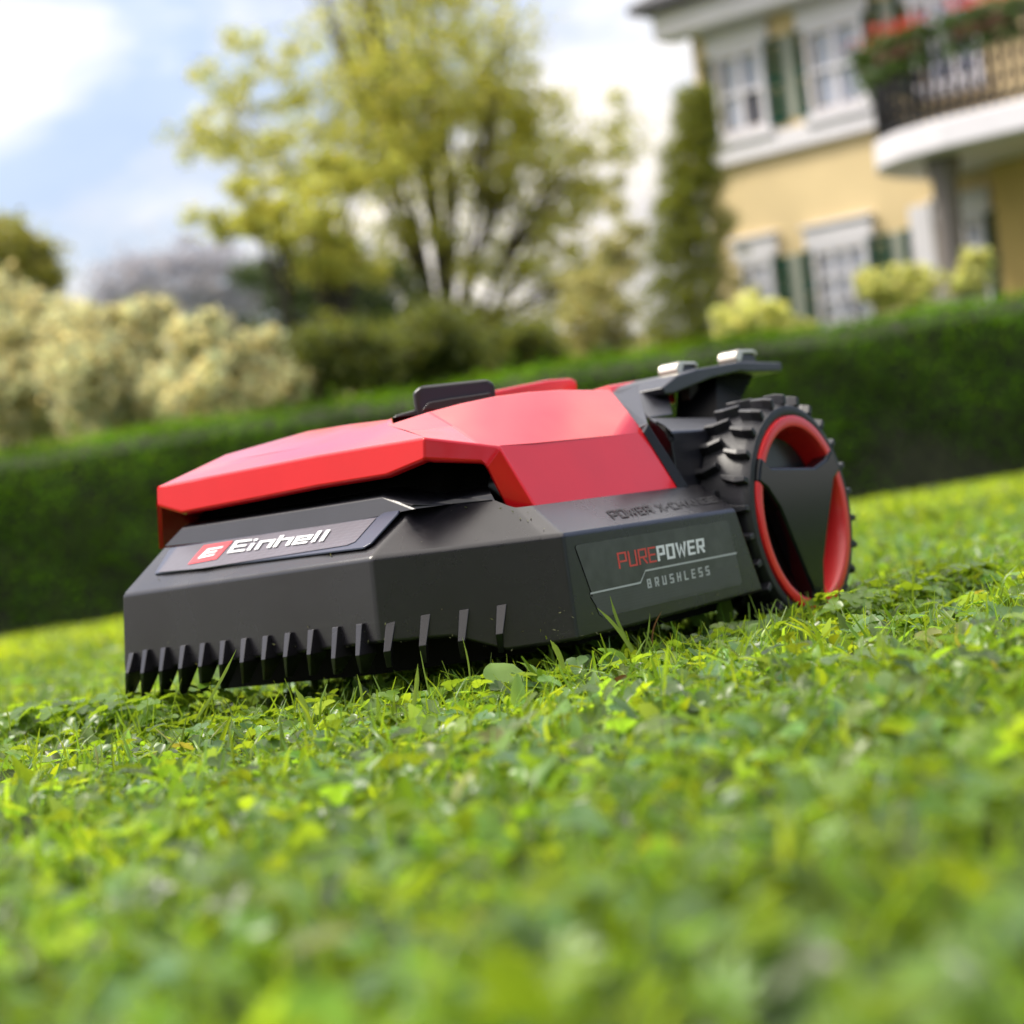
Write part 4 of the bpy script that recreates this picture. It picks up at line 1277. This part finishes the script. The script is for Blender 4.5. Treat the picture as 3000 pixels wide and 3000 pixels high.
def shutter(x0, x1, ytop, ybot, out=0.05):
    x0 -= 12; x1 += 10; xm = (x0 + x1)/2
    s0, s1 = W(x0, ytop, out)[0], W(x1, ytop, out)[0]
    za = W(xm, ytop, out)[1]; zb = W(xm, ybot, out)[1]
    m = MB(); w = min(0.07, (s1-s0)*0.2)
    for a, b, c, d in ((s0, s0+w, zb, za), (s1-w, s1, zb, za), (s0+w, s1-w, za-0.08, za), (s0+w, s1-w, zb, zb+0.08), (s0+w, s1-w, (za+zb)/2-.04, (za+zb)/2+.04)): hbox(m, a, b, c, d, 0.003, 0.055)
    f_ = m.build('shutter', green_p, house)
    k = MB(); z = zb + 0.10; me = None
    while z < za - 0.1:
        if abs(z - (za+zb)/2) > 0.07:
            k.add([(s0+w, -0.012, z), (s1-w, -0.012, z), (s1-w, -0.046, z-0.03), (s0+w, -0.046, z-0.03), (s0+w, -0.006, z-0.006), (s1-w, -0.006, z-0.006), (s1-w, -0.040, z-0.036), (s0+w, -0.040, z-0.036)],
                  [[0,1,2,3],[4,7,6,5],[0,3,7,4],[1,5,6,2],[3,2,6,7],[0,4,5,1]])
        z += 0.07
    s_ = k.build('slats', green_p, f_); s_['kind'] = 'stuff'
    return f_
def panel(x0, x1, ytop, ybot):
    xm = (x0+x1)/2; s0, s1 = W(x0, ytop)[0], W(x1, ytop)[0]
    m = MB(); hbox(m, s0, s1, W(xm, ybot)[1], W(xm, ytop)[1], 0.003, 0.02); m.build('wall_panel', greyw, house)
window(2092, 2240, 148, 400, 2, 2, open_sash=True)
window(2356, 2530, 65, 330, 2, 2)
window(2664, 2860, -20, 260, 3, 2)
shutter(2066, 2088, 180, 420); shutter(2243, 2273, 115, 372); shutter(2325, 2353, 85, 348)
shutter(2530, 2562, 5, 300); shutter(2618, 2656, -25, 260)
panel(2277, 2322, 105, 352); panel(2566, 2614, 0, 280)
window(2176, 2268, 760, 960, 2, 3); window(2386, 2548, 715, 960, 3, 3)
shutter(2270, 2297, 755, 960); shutter(2352, 2382, 735, 960); panel(2301, 2348, 745, 960)
shutter(2553, 2594, 690, 900); shutter(2650, 2693, 668, 900); panel(2598, 2646, 680, 900)
window(2768, 2890, 640, 900, 2, 3)
shutter(2893, 2950, 612, 900, 0.05)
# porch: white pilaster behind, round column, curved balcony slab with wrought-iron railing
m = MB(); s_ = W(2715, 700, .1)[0]; hbox(m, s_-0.25, s_+0.12, -0.5, W(2715, 600)[1], 0.003, 0.12); m.build('pilaster', white_p, house)
BO = 2.3                                                  # how far the balcony reaches out
bs0 = W(2600, 430, 0.9)[0]; zs0 = W(2720, 462, 1.9)[1]; zs1 = W(2720, 372, 1.9)[1]
bs1 = bs0 + 7.0
prof = [(bs0, 0.0), (bs0, 0.9), (bs0 + 0.12, 1.4), (bs0 + 0.45, 1.85), (bs0 + 1.0, 2.15), (bs0 + 1.8, BO), (bs1, BO)]
m = MB(); m.prism([(s, -o, zs0) for s, o in prof] + [(bs1, 0.0, zs0)], [(s, -o, zs1) for s, o in prof] + [(bs1, 0.0, zs1)])
bal = m.build('balcony', white_p, house, bevel=0.05, segs=2)
iron = plain('wrought_iron', (0.006, 0.007, 0.012), 0.6)
path = []
for (s0_, o0_), (s1_, o1_) in zip(prof, prof[1:]):
    n_ = max(1, int(math.hypot(s1_-s0_, o1_-o0_)/0.085))
    for i in range(n_):
        t = i/n_; path.append((s0_+(s1_-s0_)*t + 0.06, (o0_+(o1_-o0_)*t)*0.97))
RH = 1.15
m = MB()
m.tube([(s, -o, zs1 + RH) for s, o in path], 0.045, 6); m.tube([(s, -o, zs1 + 0.08) for s, o in path], 0.03, 6); m.tube([(s, -o, zs1 + 0.85) for s, o in path], 0.025, 6)
rail = m.build('railing', iron, bal)
for i, (s, o) in enumerate(path):
    if i == 0: bar0 = None
    m = MB()
    if i % 2 == 0: m.tube([(s, -o, zs1), (s, -o, zs1 + RH)], 0.030, 5)
    else:
        rr = 0.075
        pts = [(s + rr*math.sin(a)*(1 if (a // math.pi) % 2 == 0 else -1)*1.0, -o, zs1 + 0.12 + a/(4*math.pi)*(RH-0.2)) for a in np.linspace(0, 4*math.pi, 18)]
        m.tube(pts, 0.032, 5)
    m.build('baluster', iron, rail, smooth=True)
# column of the porch
cs_, co_ = W(2775, 600, 1.6)[0], 1.6
m = MB()
prf = [(0.24, -0.6), (0.24, 0.12), (0.19, 0.2), (0.17, zs0 - 0.3), (0.22, zs0 - 0.2), (0.24, zs0 - 0.002)]
for z_, r_ in [(z, r) for r, z in prf]:
    pass
m.tube([(cs_, -co_, z) for r, z in prf], [r for r, z in prf], 20)
m.build('column', plain('column_stone', (0.22, 0.19, 0.18), 0.7), house, smooth=True)
# geraniums in boxes hung on the railing: things of their own
gm_red = leafy('petal_red', (0.55, 0.03, 0.02), 0.3, 0.5, (0.6, 0.05, 0.02))
gm_grn = leafy('geranium_leaf', (0.06, 0.12, 0.03), 0.35, 0.5)
box_m = plain('planter_brown', (0.12, 0.05, 0.03), 0.8)
HM = house.matrix_basis.copy()
hm = Matrix.Translation(house.location) @ Matrix.Rotation(-HA, 4, 'Z')
lab = ['flower box of red geraniums at the left end of the balcony railing', 'flower box of red geraniums on the curve of the balcony railing', 'flower box of geraniums on the balcony front, third from the left', 'flower box of geraniums on the balcony front nearest the right edge']
for i, k in enumerate((10, 26, 42, 58)):
    s, o = path[k]; s2, o2 = path[min(k+10, len(path)-1)]
    c = Vector(((s+s2)/2, -(o+o2)/2 - 0.12, zs1 + RH - 0.12))
    ang = math.atan2(-(o2-o), s2-s)
    t = empty('flower_box'); t.matrix_world = hm @ Matrix.Translation(c) @ Matrix.Rotation(ang, 4, 'Z')
    tag(t, lab[i], 'flower box', 'flower boxes on the balcony railing')
    m = MB(); m.box((-0.42, -0.1, -0.1), (0.42, 0.1, 0.08)); m.build('planter', box_m, t, bevel=0.01, segs=1)
    n = 700; P = np.stack([rng.uniform(-.62, .62, n), rng.normal(0, .13, n), 0.22 - 0.55*rng.random(n)**1.6], 1)
    a, b, c_ = leaf_cards(P, 0.09*np.ones(n), np.ones((n, 3))*(0.7+0.6*rng.random((n, 1))), 0.8); link('leaves', mesh_np('l', a, [b], c_), gm_grn, t)
    n = 110; P = np.stack([rng.uniform(-.48, .48, n), rng.normal(0, .14, n), 0.20 + 0.20*rng.random(n)], 1)
    a, b, c_ = leaf_cards(P, 0.07*np.ones(n), np.ones((n, 3))*(0.7+0.6*rng.random((n, 1))), 0.9); link('blossoms', mesh_np('l', a, [b], c_), gm_red, t)
# wing of the house that comes forward at the right edge
m = MB(); sw = W(2975, 800, 0.0)[0]
hbox(m, sw, sw + 4, -1.0, zs0 - 0.004, 0.002, 0.35); m.build('wing', plain('wall_deep_yellow', (0.64, 0.46, 0.17), 0.9, var=0.06, scale=2), house)

# unseen trees, added right and behind so the mower mirrors something dark
def reflection_tree(x, y, h, r, lab):
    bl = [(Vector((x + rng.uniform(-.5, .5)*r, y + rng.uniform(-.5, .5)*r, gz(x) + h*(0.35 + 0.6*rng.random()))), (r*.5, r*.5, r*.5), 1.0) for _ in range(16)]
    tree('broadleaf_tree', lab, 'tree', bl, 6000, 0.38, M_dark, (x, y, gz(x)), bark, 0.25, 8, clump=0.7)
reflection_tree(17, 30, 12, 5, 'tall dark tree, unseen, added beyond the right end of the hedge for reflections')
reflection_tree(22, 8, 8, 5, 'dark tree added out of view on the right for reflections')
reflection_tree(-12, -24, 12, 7, 'dark unseen tree added behind the camera, to the left, for reflections')
reflection_tree(0.5, -18, 11, 7, 'dark unseen tree added straight behind the camera for reflections')
reflection_tree(10, -18, 12, 7, 'dark unseen tree added behind the camera, to the right, for reflections')
reflection_tree(20, -2, 8, 5, 'dark tree added out of view at the right end of the lawn for reflections')

# ------------------------------------------------------------------ single plants one can point to, in front of the mower
def on_ground(px, py, h=0.0):
    """lawn-frame point where the photo pixel meets the lawn at height h"""
    inv = lawn_frame.inverted()
    c = inv @ CAM; d = inv.to_3x3() @ ray(px, py)
    t = (h - c.z)/d.z
    p = c + d*t
    return p
def up_to(px, py, yy):
    inv = lawn_frame.inverted()
    c = inv @ CAM; d = inv.to_3x3() @ ray(px, py)
    return c + d*((yy - c.y)/d.y)
blade_m = leafy('long_blade', (0.22, 0.33, 0.07), 0.4, 0.35, (0.34, 0.45, 0.05), attr=False)
dry_m = leafy('dry_leaf', (0.16, 0.075, 0.025), 0.2, 0.7, (0.2, 0.1, 0.03), attr=False)
broad_m = leafy('broad_leaf', (0.17, 0.29, 0.05), 0.42, 0.35, (0.28, 0.42, 0.03), attr=False)
clov_m = leafy('clover_leaf', (0.085, 0.20, 0.03), 0.35, 0.4, (0.15, 0.30, 0.02), attr=False)
lobe_m = leafy('lobed_leaf', (0.13, 0.26, 0.02), 0.45, 0.4, (0.25, 0.40, 0.02), attr=False)
def long_blade(base, tip, d, w, label, bend=0.12, mat=None):
    """base and tip pixels, depth of the base"""
    b = up_to(*base, d); t = up_to(*tip, d - 0.004)
    b0 = Vector((b.x, b.y, -0.004)); 
    v = t - b; side = Vector((0, 0, 1)).cross(v).normalized() if v.cross(Vector((0, 0, 1))).length > 1e-4 else Vector((1, 0, 0))
    side = Vector((v.z, 0, -v.x)).normalized()
    n = 9; m = MB(); A, B, C = [], [], []
    org = Vector((b.x, b.y, 0))
    for i in range(n):
        s = i/(n-1); p = b.lerp(t, s) + side*bend*v.length*math.sin(s*math.pi)*0.5 - org
        ww = w/2*(0.75 + 0.25*math.sin(s*math.pi))*(1 if s < 0.75 else max(0.12, (1-s)/0.25))
        A.append(p - side*ww); B.append(p + Vector((0, 0.25*ww, 0))); C.append(p + side*ww)
    m.strip([A, B, C])
    o = m.build('grass_blade', mat or blade_m, smooth=True, fix=False)
    o.matrix_world = lawn_frame @ Matrix.Translation(org)
    tag(o, label, 'grass blade', 'long grass blades in front of the mower')
D0 = 1.86
long_blade((570, 2115), (692, 1903), 1.80, 0.0024, 'long straight grass blade leaning right across the left comb teeth of the mower', 0.05)
long_blade((908, 2130), (862, 2012), 1.78, 0.0048, 'thick blunt grass blade standing under the middle of the comb', 0.12)
long_blade((1202, 2110), (1224, 1945), 1.72, 0.0036, 'upright yellow-green grass blade between the two small clovers', 0.06)
long_blade((1376, 2045), (1354, 1866), 1.78, 0.0014, 'thin vertical grass blade crossing the last comb teeth', 0.10)
long_blade((1852, 1910), (1750, 1781), 1.84, 0.0030, 'left of the two tall grass blades before the grey side sticker', 0.10)
long_blade((1856, 1905), (1787, 1746), 1.86, 0.0026, 'taller right one of the two grass blades before the grey side sticker', -0.10)
long_blade((1652, 1960), (1612, 1875), 1.80, 0.0046, 'short wide grass blade at the mower\'s front corner', 0.10)
long_blade((1060, 2090), (1046, 1975), 1.80, 0.0022, 'bent grass stalk below a comb tooth left of the lobed leaf', 0.10)
long_blade((1888, 1912), (1904, 1797), 1.88, 0.0016, 'thin pale grass stalk right of the two tall blades', 0.05)
long_blade((1912, 1900), (1939, 1790), 1.88, 0.0014, 'thin brown grass stalk before the lower edge of the side sticker', -0.2, dry_m)
long_blade((30, 2140), (12, 2062), 1.75, 0.0014, 'thin dark grass blade near the left edge', 0.1)
long_blade((2560, 1720), (2487, 1640), 2.5, 0.0030, 'dark arched grass blade right of the rear wheel', -0.25)

def plantlet(name, tmpl, px, py, d, scale, rot, label, cat, mat, extra=None):
    p = on_ground(px, py, 0.020)
    v, f = tmpl
    me = mesh_np(name, v, [f], None, smooth=True)
    o = link(name, me, mat)
    o.matrix_world = lawn_frame @ Matrix.Translation(p) @ Matrix.Rotation(rot[2], 4, 'Z') @ Matrix.Rotation(rot[0], 4, 'X') @ Matrix.Rotation(rot[1], 4, 'Y') @ Matrix.Scale(scale, 4)
    tag(o, label, cat)
    return o
def round_leaf(L_, W_, n=8, fold=0.2, curl=0.25, wav=0.06):
    mid, rows = [], []
    cols_ = 5
    V, Fq = [], []
    for i in range(n+1):
        t = i/n; w = W_*max(0.05, math.sin(math.pi*min(1, t*0.97+0.02))**0.75)
        for j in range(cols_):
            u = (j/(cols_-1) - 0.5)*2
            edge = 1 + wav*math.sin(i*2.6 + j)*(abs(u) > .9)
            V.append((u*w/2*edge, L_*t, -curl*L_*t*t + fold*w/2*abs(u) + 0.03*L_*math.sin(i*1.3)*abs(u)))
    for i in range(n):
        for j in range(cols_-1):
            a = i*cols_ + j; Fq.append([a, a+1, a+1+cols_, a+cols_])
    return np.array(V), np.array(Fq)
cl4 = clover(4, 1.0, 0.0)
plantlet('clover', (cl4[0][:-4], cl4[1][:-1]), 1205, 2022, 1.78, 1.5, (R(62), 0.1, 0.2), 'four round dark clover leaflets standing before the comb, beside the upright blade', 'clover', clov_m)
lb = lobed()
plantlet('lobed_leaf', (lb[0][:-4] - (0, 0, 0.016), lb[1][:-1]), 1118, 2040, 1.80, 1.7, (R(65), 0, -0.1), 'bright green deeply lobed leaf just left of the four-leaf clover', 'leaf', lobe_m)
plantlet('lobed_leaf', (lb[0][:-4] - (0, 0, 0.016), lb[1][:-1]), 1292, 2030, 1.76, 1.3, (R(60), 0, 0.3), 'small folded bright leaf right of the four-leaf clover', 'leaf', lobe_m)
plantlet('broad_leaf', round_leaf(0.036, 0.034), 1500, 2035, 1.80, 1.0, (R(58), 0.0, R(28)), 'large pale round weed leaf lying against the mower\'s front corner', 'leaf', broad_m)
plantlet('broad_leaf', round_leaf(0.034, 0.018), 1598, 2010, 1.80, 1.0, (R(52), 0.4, R(38)), 'narrow pale crinkled leaf right of the large round leaf', 'leaf', broad_m)
plantlet('broad_leaf', round_leaf(0.040, 0.017), 2128, 1850, 1.95, 1.0, (R(70), 0.1, R(-18)), 'tall upright bright oval leaf below the rear end of the side sticker', 'leaf', broad_m)
plantlet('broad_leaf', round_leaf(0.035, 0.018), 2070, 1860, 1.95, 1.0, (R(60), 0.1, R(20)), 'bright oval leaf left of the tall upright one under the side sticker', 'leaf', broad_m)
plantlet('broad_leaf', round_leaf(0.040, 0.024), 2425, 1778, 2.10, 1.0, (R(66), 0.0, R(5)), 'broad upright leaf in front of the rear wheel', 'leaf', lobe_m)
plantlet('dry_leaf', round_leaf(0.018, 0.010, curl=0.8, fold=0.8), 1845, 1993, 1.74, 1.0, (R(15), 0.5, R(80)), 'small curled dark brown dead leaf on the lawn below the tall blades', 'leaf', dry_m)

# dry clippings that cling to the lower skirt, the comb and the ledge
P = []
for _ in range(110):
    k = rng.integers(0, 9); t = rng.random()
    if rng.random() < 0.25:
        s = rng.random()*0.8 + 0.05
        p = E[k].lerp(E[k+1], t).lerp(In[k].lerp(In[k+1], t), s) + Vector((0, 0, 0.001))
    else:
        s = rng.random()**2*0.35
        p = Bt[k].lerp(Bt[k+1], t).lerp(E[k].lerp(E[k+1], t), s)
        p = p + (Vector((0, -0.0012, 0)) if k < 7 else Vector((0.0012, 0, 0)))
    P.append(tuple(mower.matrix_world @ p))
a_, b_, c_ = leaf_cards(np.array(P), 0.0030*(0.4 + rng.random(len(P))), np.ones((len(P), 3))*(0.7 + 0.6*rng.random((len(P), 1))), 0.35)
ob = link('grass_clippings', mesh_np('clippings', a_, [b_], c_), leafy('clipping', (0.16, 0.17, 0.08), 0.2, 0.8))
tag(ob, 'tiny dry grass clippings stuck to the lower skirt of the black deck', 'clippings', kind='stuff')
